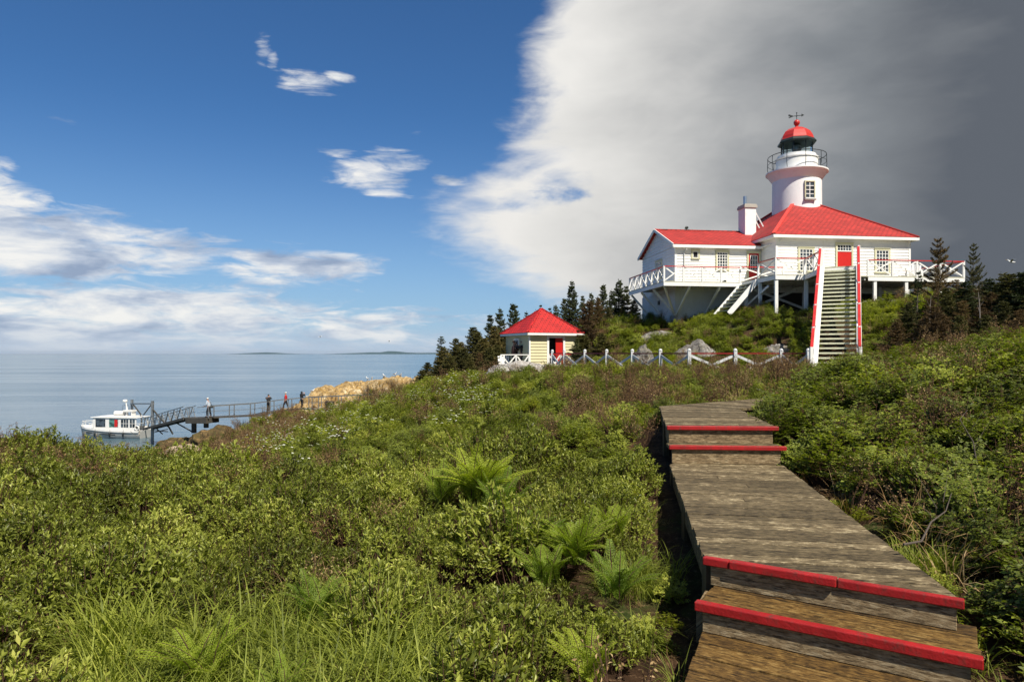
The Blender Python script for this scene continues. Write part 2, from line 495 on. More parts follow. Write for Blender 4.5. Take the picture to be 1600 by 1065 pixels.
def snoise(x, y, s, seed=0.0):
    """cheap smooth noise in -1..1"""
    x = x / s + seed * 13.7; y = y / s + seed * 7.3
    return (np.sin(x * 1.7 + 1.3 * np.sin(y * 1.1 + seed)) + np.sin(y * 2.1 + 1.7 * np.sin(x * 0.9)) + np.sin((x + y) * 1.37 + 2.0 * np.sin(x * .53 - y * .71))) / 3
def ground(x, y):
    x = np.atleast_1d(np.asarray(x, float)); y = np.atleast_1d(np.asarray(y, float))
    out = np.empty(len(x))
    for i in range(0, len(x), 20000):
        xs, ys = x[i:i + 20000], y[i:i + 20000]
        d2 = (xs[:, None] - _c[None, :, 0]) ** 2 + (ys[:, None] - _c[None, :, 1]) ** 2
        out[i:i + 20000] = _phi(d2) @ _w[:-3] + _w[-3] + _w[-2] * xs + _w[-1] * ys
    dist = np.hypot(x, y)
    amp = np.clip(dist / 40, 0.05, .3)
    out += amp * .35 * snoise(x, y, 2.3, 1) + amp * .2 * snoise(x, y, .9, 2)
    return EYE + np.clip(out, -13, 6)
def gz(x, y):
    return float(ground(x, y)[0])
# ------------------------------------------------------------------ ground, water, far hills
def ground_material():
    m, t, b = new_mat('peaty_ground')
    P = t.add('ShaderNodeTexCoord').outputs['Object']
    n1 = t.noise(P, .35, 5, .6); n2 = t.noise(P, 3.0, 8, .7, .3); n3 = t.noise(P, 22.0, 6, .7)
    c = t.ramp(n2, [(.3, (.020, .012, .007)), (.5, (.055, .030, .016)), (.66, (.10, .058, .030)), (.8, (.15, .105, .06))])
    g = t.ramp(n3, [(.3, (.018, .024, .006)), (.55, (.045, .060, .014)), (.75, (.085, .085, .03))])
    c = t.mix(t.sstep(t.m('ADD', n1, t.m('MULTIPLY', t.m('SUBTRACT', n2, .5), .8)), .50, .66), c, g)
    c = t.mix(t.m('MULTIPLY', t.sstep(n3, .56, .66), .6), c, (.24, .15, .085))
    t.put(b.inputs['Base Color'], c)
    b.inputs['Roughness'].default_value = .95
    b.inputs['Specular IOR Level'].default_value = .1
    bp = t.add('ShaderNodeBump'); bp.inputs['Strength'].default_value = 1; bp.inputs['Distance'].default_value = .05
    t.put(bp.inputs['Height'], t.m('ADD', n2, t.m('MULTIPLY', n3, .5)))
    t.put(b.inputs['Normal'], bp.outputs[0])
    return m

def build_ground():
    nx, ny = 300, 300
    tx = np.linspace(-1, 1, nx); ty = np.linspace(-.42, 1, ny)
    xs = 110 * np.sinh(3.6 * tx) / np.sinh(3.6); ys = 125 * np.sinh(3.4 * ty) / np.sinh(3.4)
    X, Y = np.meshgrid(xs, ys)
    Z = ground(X.ravel(), Y.ravel())
    co = np.stack([X.ravel(), Y.ravel(), Z], 1)
    i = np.arange(nx * ny).reshape(ny, nx)
    f = np.stack([i[:-1, :-1].ravel(), i[:-1, 1:].ravel(), i[1:, 1:].ravel(), i[1:, :-1].ravel()], 1)
    me = bpy.data.meshes.new('ground')
    me.from_pydata(co.tolist(), [], f.tolist())
    me.polygons.foreach_set('use_smooth', [True] * len(me.polygons))
    me.materials.append(ground_material())
    o = bpy.data.objects.new('ground', me); COL.objects.link(o)
    tag(o, kind='structure')
build_ground()

def build_water():
    m, t, b = new_mat('sea_water')
    P = t.add('ShaderNodeTexCoord').outputs['Object']
    b.inputs['Base Color'].default_value = (.075, .125, .155, 1)
    b.inputs['IOR'].default_value = 1.33
    streak = t.noise(t.vm('MULTIPLY', P, (.006, .030, 1)), 1.0, 6, .62, .8)
    t.put(b.inputs['Roughness'], t.lin(streak, .35, .65, .12, .20))
    h1 = t.noise(t.vm('MULTIPLY', P, (.55, 1.0, 1)), 1.1, 6, .6, .3)
    h2 = t.noise(t.vm('MULTIPLY', P, (.05, .14, 1)), 1.0, 5, .6, .3)
    h = t.m('ADD', h1, t.m('MULTIPLY', h2, 3.5))
    bp = t.add('ShaderNodeBump')
    t.put(bp.inputs['Strength'], t.lin(streak, .38, .62, .30, .62))
    bp.inputs['Distance'].default_value = .16
    t.put(bp.inputs['Height'], h)
    t.put(b.inputs['Normal'], bp.outputs[0])
    me = bpy.data.meshes.new('water')
    S = 20000
    me.from_pydata([(-S, -S, 0), (S, -S, 0), (S, S, 0), (-S, S, 0)], [], [(0, 1, 2, 3)])
    me.materials.append(m)
    o = bpy.data.objects.new('water', me); COL.objects.link(o); tag(o, kind='structure')
build_water()

def build_far_hills():
    m = paint('haze_blue_wooded_land', (.055, .095, .11), .95, .2, .002, 0, spec=.0)  # distance haze is mixed into the land's base colour as blue
    def ridge(prof, d, depth):
        mb = MB()
        n = len(prof)
        pts = []
        for k, f in enumerate((1.0, .55, 0)):
            for (pxx, h) in prof:
                dd = d + depth * k * .4
                pts.append(((pxx - 800) / FPX * d, dd, -5 + (h * d / FPX + 5) * (0, .6, 1)[k]))
        for (pxx, h) in prof:
            pts.append(((pxx - 800) / FPX * d, d + depth * 1.6, -5))
        fs = []
        for k in range(3):
            for i in range(n - 1):
                fs.append((k * n + i, k * n + i + 1, (k + 1) * n + i + 1, (k + 1) * n + i))
        mb.add(pts, fs)
        return mb
    a = ridge([(325, 0), (345, 1.0), (365, 2.2), (385, 3.0), (400, 2.4), (420, 1.2), (440, .4), (470, 0)], 9000, 900)
    o = a.build('hills', m, None, smooth=80, loc=(0, 9000, 0)); tag(o, kind='structure')
    a = ridge([(480, 0), (520, 1.5), (545, 2.4), (560, 3.2), (575, 3.0), (590, 5.2), (600, 5.0), (612, 4.0), (622, 2.8), (640, 2.2), (680, 2.6), (720, 2.4), (800, 2.8), (900, 2.0), (1000, 0)], 8200, 900)
    o = a.build('hills', m, None, smooth=80, loc=(0, 8200, 0)); tag(o, kind='structure')
build_far_hills()

# ------------------------------------------------------------------ rocks
def rock_mat(name, c1, c2, c3, lichen=None, lamt=.6, sc_=1.0):
    m, t, b = new_mat(name)
    P = t.add('ShaderNodeTexCoord').outputs['Object']
    n = t.noise(P, 1.3 * sc_, 8, .65, .4); n2 = t.noise(P, 7 * sc_, 8, .7); n3 = t.noise(P, 30 * sc_, 5, .7)
    c = t.ramp(t.m('ADD', n, t.m('MULTIPLY', t.m('SUBTRACT', n2, .5), .6)), [(.34, c1), (.52, c2), (.68, c3)])
    if lichen:
        c = t.mix(t.m('MULTIPLY', t.sstep(t.noise(P, 3.1 * sc_, 7, .7, .6), .48, .62), lamt), c, lichen)
    vo = t.add('ShaderNodeTexVoronoi', feature='DISTANCE_TO_EDGE'); vo.inputs['Scale'].default_value = 1.1 * sc_
    t.put(vo.inputs['Vector'], t.vm('ADD', P, t.vm('MULTIPLY', t.noise(P, 2.0 * sc_, 4, .6, out=1), (.6, .6, .6))))
    crack = t.sstep(vo.outputs['Distance'], .035, .0)
    c = t.mix(t.m('MULTIPLY', crack, .5), c, tuple(v * .35 for v in c1))
    t.put(b.inputs['Base Color'], c)
    b.inputs['Roughness'].default_value = .85
    b.inputs['Specular IOR Level'].default_value = .25
    bp = t.add('ShaderNodeBump'); bp.inputs['Strength'].default_value = 1; bp.inputs['Distance'].default_value = .12
    t.put(bp.inputs['Height'], t.m('SUBTRACT', t.m('ADD', n2, t.m('MULTIPLY', n3, .35)), t.m('MULTIPLY', crack, .5)))
    t.put(b.inputs['Normal'], bp.outputs[0])
    return m
M_granite = rock_mat('grey_granite', (.13, .115, .10), (.27, .25, .23), (.46, .44, .41), (.20, .18, .10), .55)
M_shore = rock_mat('ochre_shore_rock', (.16, .095, .045), (.42, .29, .13), (.66, .56, .38), (.44, .27, .07), .75, .9)
M_shorew = rock_mat('weedy_shore_rock', (.04, .032, .016), (.12, .078, .030), (.26, .17, .07), (.07, .065, .02), .7, .6)
M_tan = rock_mat('tan_boulder', (.30, .22, .14), (.48, .38, .26), (.60, .50, .36), None, 0, .8)

from mathutils import noise as mn
def rock_mesh(rx, ry, rz, seed, sub=4, amp=.28, facet=1.0):
    bm = bmesh.new()
    bmesh.ops.create_icosphere(bm, subdivisions=sub, radius=1)
    o = Vector((seed * 3.1, seed * 1.7, seed * .9))
    for v in bm.verts:
        p = v.co.normalized()
        f = 1 + amp * (mn.noise(p * 1.1 + o) + .5 * mn.noise(p * 2.6 + o) + .32 * mn.noise(p * 6 + o) + .18 * mn.noise(p * 13 + o))
        c = mn.voronoi(p * 1.6 + o)[0]
        f -= facet * .22 * max(0, .25 - (c[1] - c[0]))
        q = p * f
        q.z = max(q.z, -.35)
        v.co = Vector((q.x * rx, q.y * ry, q.z * rz))
    me = bpy.data.meshes.new('rock'); bm.to_mesh(me); bm.free()
    me.polygons.foreach_set('use_smooth', [True] * len(me.polygons))
    return me
def rock(name, loc, r, seed, mat, label, cat='rock', rot=0, group=None, kind=None, sub=5, amp=.28):
    me = rock_mesh(*r, seed, sub, amp); me.name = name; me.materials.append(mat)
    o = bpy.data.objects.new(name, me); COL.objects.link(o)
    o.location = loc; o.rotation_euler = (0, 0, rot)
    tag(o, label, cat if not kind else None, group, kind)
    return o
M_pale = rock_mat('pale_granite', (.30, .27, .25), (.50, .47, .44), (.66, .63, .60), (.34, .30, .24), .35)
rock('granite_outcrop', (.95, 33.0, EYE - 1.58), (2.7, 1.3, 1.25), 3, M_pale, 'broad pale granite outcrop below the little yellow house', rot=.15)
rock('boulder', px(1004, 552, 30.5) + V(0, 0, -.40), (.50, .5, .75), 5, M_granite, 'pale upright boulder behind the fence, right of the brown spruce', 'boulder', .3)
rock('boulder', px(1087, 566, 30.2) + V(0, 0, -.1), (1.05, .6, .95), 8, M_granite, 'grey boulder in the green bank below the left corner of the white basement', 'boulder', -.2)
rock('boulder', px(1214, 566, 29.2) + V(0, 0, -.1), (.85, .6, .85), 11, M_granite, 'grey boulder just left of the foot of the long red-railed stairs', 'boulder', .4)
rock('boulder', px(1178, 526, 31) + V(0, .6, -.35), (.5, .4, .35), 12, M_granite, 'small stone in the bank above the two grey boulders', 'boulder', .9)
rock('boulder', px(1372, 483, 34) + V(0, 0, -.25), (1.15, .9, .78), 14, M_granite, 'largest grey boulder right of the long stairs, under the deck', 'boulder', .1)
rock('boulder', px(1350, 490, 32) + V(0, 0, -.22), (.55, .5, .5), 15, M_granite, 'small grey stone tucked between the stairs and the larger boulder', 'boulder', 1.1)
rock('boulder', px(1031, 516, 36.5) + V(0, 0, -.50), (1.2, .5, .42), 17, M_granite, 'flat pale rock slab in the bank under the white basement', 'boulder', .3)
rock('boulder', px(1190, 612, 14.8) + V(0.2, .6, -.22), (.32, .25, .22), 19, M_granite, 'little white stone at the far bend of the boardwalk', 'boulder')
rock('boulder', px(293, 706, 54) + V(0, 0, -.6), (2.1, 1.2, 1.2), 21, M_tan, 'smooth tan boulder at the shore behind the bushes', 'boulder', .1)
rock('boulder', px(290, 700, 64) + V(0, 0, -1.05), (3.0, 2.4, 2.1), 22, M_shorew, 'weedy brown shore boulder at the foot of the footbridge', 'boulder', .2)
rock('boulder', px(345, 690, 61) + V(0, 0, -.75), (3.2, 2.4, 2.0), 24, M_shorew, 'rusty brown shore rock under the footbridge', 'boulder', .6)
def shore_rocks():
    """the ochre rock headland: many joined humps"""
    mb = MB()
    random.seed(11)
    H = [(470, 640, 74, 3.4, 2.2), (492, 634, 76, 3.4, 2.6), (515, 626, 78, 4.6, 3.2), (540, 620, 80, 4.6, 3.2), (562, 618, 81, 4.6, 3.2), (585, 616, 82, 4.8, 3.2), (608, 614, 83, 5, 3.4), (628, 610, 80, 5, 3.2),
         (645, 606, 76, 5, 3.0), (500, 640, 71, 3.2, 1.6), (530, 638, 72, 4, 2.0), (560, 634, 73, 4, 2.2), (590, 628, 74, 4.4, 2.4), (615, 622, 72, 4.4, 2.4), (455, 645, 72, 2.2, 1.2), (640, 622, 66, 4, 2.2), (670, 618, 70, 5, 3), (445, 648, 70, 1.6, .8)]
    for i, (a, b, d, r, h) in enumerate(H):
        me = rock_mesh(r * random.uniform(.75, 1.05), r * .8, h, 30 + i, 5, .34, 2.0)
        p = px(a, b, d)
        an = random.uniform(0, 6)
        vs = [(p.x + v.co.x * math.cos(an) - v.co.y * math.sin(an), p.y + v.co.x * math.sin(an) + v.co.y * math.cos(an), p.z + v.co.z - 1.75) for v in me.vertices]
        mb.add(vs, [tuple(q.vertices) for q in me.polygons])
        bpy.data.meshes.remove(me)
    o = mb.build('shore_rocks', M_shore, None, smooth=80, loc=(-22, 76, 3), fix=False); tag(o, kind='structure')
shore_rocks()
# ------------------------------------------------------------------ the lighthouse on its hill
TH = R(7.5)
HU = V(math.cos(TH), math.sin(TH), 0); HV = V(-math.sin(TH), math.cos(TH), 0)
HO = V(14.37, 37.5, EYE)
def H(a, b, z):
    return HO + HU * a + HV * b + V(0, 0, z)
def hbox(mb, a0, a1, b0, b1, z0, z1):
    mb.obox(H(a0, b0, z0), HU * (a1 - a0), HV * (b1 - b0), (0, 0, z1 - z0), None)
def clap(mb, p, q, z0, z1, n, course=.17, proud=.034):
    """lapped boards from p to q (ground points), outward normal n"""
    z = z0
    L = (q - p)
    while z < z1 - 1e-3:
        zt = min(z + course, z1)
        a = p + V(0, 0, z) ; b = q + V(0, 0, z)
        mb.hexa([a, b, b + n * proud, a + n * proud, a + V(0, 0, zt - z), b + V(0, 0, zt - z), b + n * .004 + V(0, 0, zt - z), a + n * .004 + V(0, 0, zt - z)])
        z = zt
DZ = 3.88        # deck height above the eye
lh_base = H(4.4, 5.2, 2.6)
LH = empty('lighthouse', lh_base, 'white clapboard lighthouse with red roofs and a round tower, on the hilltop', 'lighthouse')
W = .33          # roof overhang
A0, A1, B0, B1 = W, 8.78 - W, W, 10.46 - W
# main walls
mb = MB()
hbox(mb, A0 + .03, A1 - .03, B0 + .03, B1 - .03, DZ - .5, 6.50)
gnd = H(0, 0, 0)
def wallrun(mb, a0, b0, a1, b1, z0, z1, n, **k):
    clap(mb, H(a0, b0, 0), H(a1, b1, 0), z0, z1, n, **k)
wallrun(mb, A0, B0 + .03, A1, B0 + .03, DZ, 6.5, -HV)
wallrun(mb, A0 + .03, B0, A0 + .03, B1, DZ, 6.5, -HU)
wallrun(mb, A1 - .03, B0, A1 - .03, B1, DZ, 6.5, HU)
for (a, b) in ((A0, B0), (A1, B0)):
    hbox(mb, a - .03 if a < 4 else a - .09, a + .09 if a < 4 else a + .03, b - .012, b + .1, DZ, 6.5)
mb.build('house_wall', M_white, LH)
# main roof (hipped pyramid)
def roofface(mb, pts, th=.07):
    """sloped face with thickness; uvp from along-eave / up-slope metres"""
    pts = [Vector(p) for p in pts]
    e = (pts[1] - pts[0]).normalized()
    n = (pts[1] - pts[0]).cross(pts[-1] - pts[0]).normalized()
    if n.z < 0: n = -n
    s = n.cross(e)
    uv = [((p - pts[0]).dot(e), (p - pts[0]).dot(s), 0) for p in pts]
    k = len(pts)
    lo = [p - n * th for p in pts]
    mb.add(pts + lo, [tuple(range(k)), tuple(range(2 * k - 1, k - 1, -1))] + [(i, (i + 1) % k, k + (i + 1) % k, k + i) for i in range(k)], uv + uv)
EZ, AZ = 6.57, 9.86
c4 = [H(0, 0, EZ), H(8.78, 0, EZ), H(8.78, 10.46, EZ), H(0, 10.46, EZ)]
apx = H(4.39, 5.23, AZ)
mb = MB()
for i in range(4):
    roofface(mb, [c4[i], c4[(i + 1) % 4], apx])
roof = mb.build('roof', M_roof, LH)
mb = MB()
for i in range(4):
    p = c4[i] + (apx - c4[i]) * .003 + V(0, 0, .03); q = c4[i] + (apx - c4[i]) * .80 + V(0, 0, .03)
    mb.bar(p, q, .20, .05)
mb.build('hip_cap', paint('red_hip_caps', (.66, .06, .045), .6, .1, 4), roof)
mb = MB()      # fascia, soffit
for i in range(4):
    p, q = c4[i] - V(0, 0, .10), c4[(i + 1) % 4] - V(0, 0, .10)
    inn = (H(4.39, 5.23, EZ) - (p + q) / 2).normalized(); inn.z = 0
    mb.bar(p + inn * .03, q + inn * .03, .045, .15)
mb.obox(H(.05, .05, EZ - .15), HU * 8.68, HV * 10.36, (0, 0, .03))
mb.build('fascia', M_white, roof)

# wing
WA0, WA1, WB0, WB1 = -4.85, .40, 2.05, 7.90
WEZ, WRZ, RB = 6.20, 7.57, 4.955
mb = MB()
bz0 = 1.2
hbox(mb, WA0 + .03, WA1, WB0 + .03, WB1 - .03, DZ - .3, WEZ - .05)
g0, g1, g2 = H(WA0 + .03, WB0 + .03, WEZ - .06), H(WA0 + .03, WB1 - .03, WEZ - .06), H(WA0 + .03, RB, WRZ - .12)
mb.add([g0, g1, g2, g0 + HU * .2, g1 + HU * .2, g2 + HU * .2], [(0, 1, 2), (5, 4, 3), (0, 3, 4, 1), (1, 4, 5, 2), (2, 5, 3, 0)])
wallrun(mb, WA0, WB0 + .03, WA1, WB0 + .03, DZ, WEZ - .08, -HV)
wallrun(mb, WA0 + .03, WB0, WA0 + .03, WB1, DZ, WEZ - .08, -HU)
z = WEZ - .08
while z < WRZ - .3:      # gable courses narrowing to the ridge
    f = (z - (WEZ - .08)) / (WRZ - WEZ)
    b0 = WB0 + (RB - WB0) * f; b1 = WB1 - (WB1 - RB) * f
    wallrun(mb, WA0 + .03, b0 + .05, WA0 + .03, b1 - .05, z, min(z + .17, WRZ), -HU)
    z += .17
hbox(mb, WA0 - .02, WA0 + .10, WB0 - .012, WB0 + .10, DZ, WEZ - .08)
mb.build('wing_wall', M_white, LH)
mb = MB()
ra0, ra1 = -5.06, 1.6
rf = [H(ra0, 1.776, WEZ), H(.15, 1.776, WEZ), H(3.0, RB, WRZ), H(ra0, RB, WRZ)]
rb = [H(.15, 8.13, WEZ), H(ra0, 8.13, WEZ), H(ra0, RB, WRZ), H(3.0, RB, WRZ)]
roofface(mb, rf); roofface(mb, rb)
wroof = mb.build('wing_roof', M_roof, LH)
mb = MB()
mb.bar(H(ra0, 1.80, WEZ - .11), H(.33, 1.80, WEZ - .11), .045, .16)
mb.obox(H(ra0 + .05, 1.80, WEZ - .17), HU * 5.0, HV * .3, (0, 0, .03))
for s_, bb in ((1, 1.776), (-1, 8.13)):
    mb.bar(H(ra0 - .02, bb, WEZ - .05), H(ra0 - .02, RB, WRZ - .05), .05, .16, up=(0, 0, 1))
mb.build('fascia', M_white, wroof)
mb = MB()
mb.bar(H(ra0, RB, WRZ + .01), H(2.6, RB, WRZ + .01), .16, .04)
mb.build('ridge_cap', M_roof, wroof)
mb = MB()      # downpipe at the wing corner
mb.tube([H(-4.25, 1.85, WEZ - .18), H(-4.25, 1.85, WEZ - .3), H(-4.32, 2.0, WEZ - .45), H(-4.32, 2.0, DZ + .05)], .035, 8)
mb.build('downpipe', M_white2, LH, smooth=True)
mb = MB()
mb.tube([H(.62, .25, 6.30), H(.45, .45, 6.18), H(.25, 1.3, 6.12), H(.15, 1.72, 6.05)], .04, 8)
mb.build('downpipe', M_white2, LH, smooth=True)

# basement under the wing
mb = MB()
hbox(mb, WA0 + .02, .6, WB0 + .05, WB1, .9, DZ - .26)
nb = 5
for i in range(nb + 1):
    a = WA0 + .02 + (.6 - WA0 - .1) * i / nb
    hbox(mb, a, a + .07, WB0 + .03, WB0 + .06, .9, DZ - .26)
for i in range(5):
    b = WB0 + .05 + (WB1 - WB0 - .1) * i / 4
    hbox(mb, WA0, WA0 + .03, b, b + .07, .9, DZ - .26)
mb.build('basement_wall', paint('basement_panels', (.70, .70, .68), .6, .06, 1.5, .15, (.40, .38, .34), .35), LH)
mb = MB(); hbox(mb, WA0 - .05, WA0 - .0, 4.6, 4.85, 2.95, 3.2)
mb.build('vent', M_dark, LH)

# chimney
mb = MB()
def chim(a0, a1, b0, b1, z0, z1): hbox(mb, a0, a1, b0, b1, z0, z1)
def aon(pxx, b):
    """position along the front wall line b that is seen at photo column pxx"""
    r = (pxx - 800) / FPX
    o = H(0, b, 0)
    return (r * o.y - o.x) / (HU.x - r * HU.y)
CB0 = 4.2; CA0 = aon(1164.4, CB0); CA1 = aon(1181.5, CB0); CB1 = CB0 + .9
ctp = (552 - 324) / FPX * H(CA0, CB0, 0).y
chim(CA0, CA1, CB0, CB1, 6.6, ctp)
ch = mb.build('chimney', M_stone, LH)
mb = MB(); chim(CA0 - .06, CA1 + .06, CB0 - .06, CB1 + .06, ctp, ctp + .16); chim(CA0 - .02, CA1 + .02, CB0 - .02, CB1 + .02, ctp + .16, ctp + .23)
mb.build('cap', paint('chimney_cap', (.40, .37, .32), .7), ch)
mb = MB(); mb.lathe(H(CA0 + .22, CB0 + .45, ctp + .23), [(.11, 0), (.11, .55), (.09, .55)], 16)
mb.build('flue_pipe', M_pipe, ch, smooth=True)
mb = MB()   # roof ladder braced behind the chimney
for da in (0, .30):
    mb.bar(H(CA1 + .0, CB0 + .15 + da * 1.6, 8.75), H(CA1 + .42, CB0 - .1 + da * 1.6, 7.75), .05, .07)
mb.build('roof_brace', M_white, LH)

# windows and doors
def window(face, c, zb, zt, w, nx_, ny_, sill=True, glass=M_glass, tw=.10, parent=LH, depth=.05):
    """face 'f' (front, normal -HV) or 's' (gable side, normal -HU); c = (a,b) of the centre on the wall plane"""
    if face == 'f': X, N = HU, -HV
    else: X, N = -HV, -HU
    O = H(c[0], c[1], 0)
    def bx(mb, x0, x1, z0, z1, n0, n1):
        mb.obox(O + X * x0 + N * n0 + V(0, 0, z0), X * (x1 - x0), N * (n1 - n0), (0, 0, z1 - z0))
    mb = MB()
    bx(mb, -w / 2 - tw, -w / 2, zb, zt + tw, 0, depth); bx(mb, w / 2, w / 2 + tw, zb, zt + tw, 0, depth)
    bx(mb, -w / 2, w / 2, zt, zt + tw, 0, depth); bx(mb, -w / 2 - tw - .02, w / 2 + tw + .02, zt + tw, zt + tw + .025, 0, depth + .03)
    if sill: bx(mb, -w / 2 - tw, w / 2 + tw, zb - .06, zb, 0, depth + .04)
    f = mb.build('window', M_cream, parent)
    mb = MB(); bx(mb, -w / 2, w / 2, zb, zt, .0, .014); mb.build('pane', glass, f)
    mb = MB()
    e = .035
    bx(mb, -w / 2, -w / 2 + e, zb, zt, .014, .035); bx(mb, w / 2 - e, w / 2, zb, zt, .014, .035)
    bx(mb, -w / 2 + e, w / 2 - e, zb, zb + e, .014, .035); bx(mb, -w / 2 + e, w / 2 - e, zt - e, zt, .014, .035)
    for i in range(1, nx_):
        x = -w / 2 + w * i / nx_; bx(mb, x - .016, x + .016, zb + e, zt - e, .014, .030)
    for i in range(1, ny_):
        z = zb + (zt - zb) * i / ny_; bx(mb, -w / 2 + e, w / 2 - e, z - .014, z + .014, .014, .028)
    mb.build('sash', M_white, f)
    return f
def aon(pxx, b):
    """position along the front wall line b that is seen at photo column pxx"""
    r = (pxx - 800) / FPX
    o = H(0, b, 0)
    return (r * o.y - o.x) / (HU.x - r * HU.y)
WF = WB0 + .01
MF = B0 + .01
def zat(pyy, a, b): return (552 - pyy) / FPX * H(a, b, 0).y
a = aon(1086.5, WF); window('f', (a, WF), zat(403, a, WF), zat(392.5, a, WF), .32, 1, 1, glass=M_inside)
a = aon(1128.5, WF); window('f', (a, WF), zat(421, a, WF), zat(394, a, WF), .62, 4, 6)
a = aon(1259.5, MF); window('f', (a, MF), zat(423, a, MF), zat(389, a, MF), .78, 4, 6)
a = aon(1378.5, MF); window('f', (a, MF), zat(425, a, MF), zat(391, a, MF), .76, 4, 6)
window('s', (WA0 + .01, 4.75), 4.6, 5.55, .95, 4, 4)
def door(c, w, zt, transom, glazed, name='door'):
    O = H(c[0], c[1], 0); X, N = HU, -HV
    def bx(mb, x0, x1, z0, z1, n0, n1):
        mb.obox(O + X * x0 + N * n0 + V(0, 0, z0), X * (x1 - x0), N * (n1 - n0), (0, 0, z1 - z0))
    mb = MB()
    bx(mb, -w / 2, w / 2, DZ + .02, zt, .0, .03)
    d = mb.build(name, M_redd, LH)
    mb = MB()
    top = zt + (transom or 0)
    tw = .10
    bx(mb, -w / 2 - tw, -w / 2, DZ, top + tw, 0, .06); bx(mb, w / 2, w / 2 + tw, DZ, top + tw, 0, .06)
    bx(mb, -w / 2, w / 2, top, top + tw, 0, .06); bx(mb, -w / 2 - tw - .03, w / 2 + tw + .03, top + tw, top + tw + .03, 0, .10)
    mb.build('door_frame', M_cream, d)
    if transom:
        mb = MB(); bx(mb, -w / 2, w / 2, zt + .05, top, .0, .012); mb.build('transom_pane', M_glass, d)
        mb = MB()
        bx(mb, -w / 2, w / 2, zt, zt + .06, 0, .05); bx(mb, -w / 2, w / 2, top - .03, top, .012, .03)
        for i in range(0, 6):
            x = -w / 2 + .01 + (w - .04) * i / 5; bx(mb, x, x + .025, zt + .06, top - .03, .012, .03)
        mb.build('transom_bars', M_white, d)
    if glazed:
        z0, z1 = DZ + .95, zt - .12; q = w / 2 - .10
        mb = MB(); bx(mb, -q, q, z0, z1, .03, .036); mb.build('pane', M_glass, d)
        mb = MB()
        for i in range(4):
            x = -q + 2 * q * i / 3; bx(mb, x - .015, x + .015, z0, z1, .036, .05)
        for i in range(4):
            z = z0 + (z1 - z0) * i / 3; bx(mb, -q + .0, q, z - .013, z + .013, .036, .047)
        mb.build('glazing_bars', M_white, d)
    mb = MB(); mb.tube([O + X * (w / 2 - .09) + N * .03 + V(0, 0, DZ + .9), O + X * (w / 2 - .09) + N * .08 + V(0, 0, DZ + .9)], .025, 8)
    mb.build('handle', M_dark, d)
a = aon(1177.5, WF); door((a, WF), .62, zat(396, a, WF), 0, True)
a = aon(1319, MF); door((a, MF), .86, zat(393, a, MF), .38, False)
mb = MB()    # dark box by the wall of the wing, on the deck
hbox(mb, aon(1126, 1.8), aon(1132, 1.8), 1.55, 1.85, DZ, DZ + .28)
mb.build('utility_box', M_dark, LH)

# tower
TC = apx.copy(); TC.z = EYE
mb = MB()
pr = [(1.49, 8.0), (1.47, 9.2), (1.46, 10.85), (1.50, 10.90), (1.60, 11.05), (1.72, 11.22), (1.83, 11.33), (1.86, 11.34), (1.86, 11.42), (1.20, 11.43)]
mb.lathe(TC, pr, 64)
tower = mb.build('tower', None or paint('white_masonry_tower', (.80, .79, .78), .65, .05, 1.2, .5, (.52, .49, .46), .25, bscale=5), LH, smooth=30)
mb = MB()
mb.lathe(TC, [(1.24, 11.43), (1.24, 12.20), (1.30, 12.22), (1.30, 12.28), (1.16, 12.30), (1.14, 12.48), (.9, 12.50)], 48)
drum = mb.build('lantern_base', M_white, LH, smooth=30)
# tower window facing the viewer's right
vd = V(TC.x, TC.y, 0).normalized()
def tdir(px_off, r):  # unit direction on the tower seen px_off metres right of its centre line
    rt = V(vd.y, -vd.x, 0); s_ = px_off / r
    return rt * s_ - vd * math.sqrt(max(0, 1 - s_ * s_))
nd = tdir(.72, 1.46)
X = V(-nd.y, nd.x, 0)
O = TC + nd * 1.50
def tbx(mb, x0, x1, z0, z1, n0, n1): mb.obox(O + X * x0 + nd * n0 + V(0, 0, z0), X * (x1 - x0), nd * (n1 - n0), (0, 0, z1 - z0))
mb = MB(); w_ = .27; zb, zt = 9.52, 10.50
tbx(mb, -w_ - .06, -w_, zb, zt + .06, -.1, .05); tbx(mb, w_, w_ + .06, zb, zt + .06, -.1, .05); tbx(mb, -w_, w_, zt, zt + .06, -.1, .05)
wf = mb.build('window', M_cream, LH)
mb = MB(); tbx(mb, -w_, w_, zb, zt, -.05, -.005); mb.build('pane', M_glass, wf)
mb = MB(); tbx(mb, -.02, .02, zb, zt, -.005, .012)
for i in range(5):
    z = zb + (zt - zb) * i / 4; tbx(mb, -w_, w_, z - .02, z + .02, -.005, .010)
mb.build('sash', M_white, wf)
mb = MB(); tbx(mb, -w_ - .10, w_ + .10, zb - .15, zb - .06, -.05, .10); mb.build('sill', paint('sill_stone', (.30, .27, .25), .8), wf)
mb = MB(); tbx(mb, -w_ - .02, w_ + .02, zb - .06, zb, -.05, .04); mb.build('ledge', M_white, wf)
# gallery railing
def ring(r, z, n=48): return [TC + V(r * math.cos(2 * math.pi * k / n), r * math.sin(2 * math.pi * k / n), z) for k in range(n)]
mb = MB()
mb.tube(ring(1.72, 12.43), .022, 6, closed=True); mb.tube(ring(1.72, 12.00), .014, 6, closed=True)
gr = mb.build('gallery_railing', M_dark, LH, smooth=True)
for k in range(10):
    t_ = 2 * math.pi * (k + .35) / 10
    mb = MB(); c_ = V(math.cos(t_), math.sin(t_), 0)
    mb.tube([TC + c_ * 1.66 + V(0, 0, 11.43), TC + c_ * 1.74 + V(0, 0, 11.75), TC + c_ * 1.72 + V(0, 0, 12.43)], .018, 6)
    mb.build('stanchion', M_dark, gr, smooth=True)
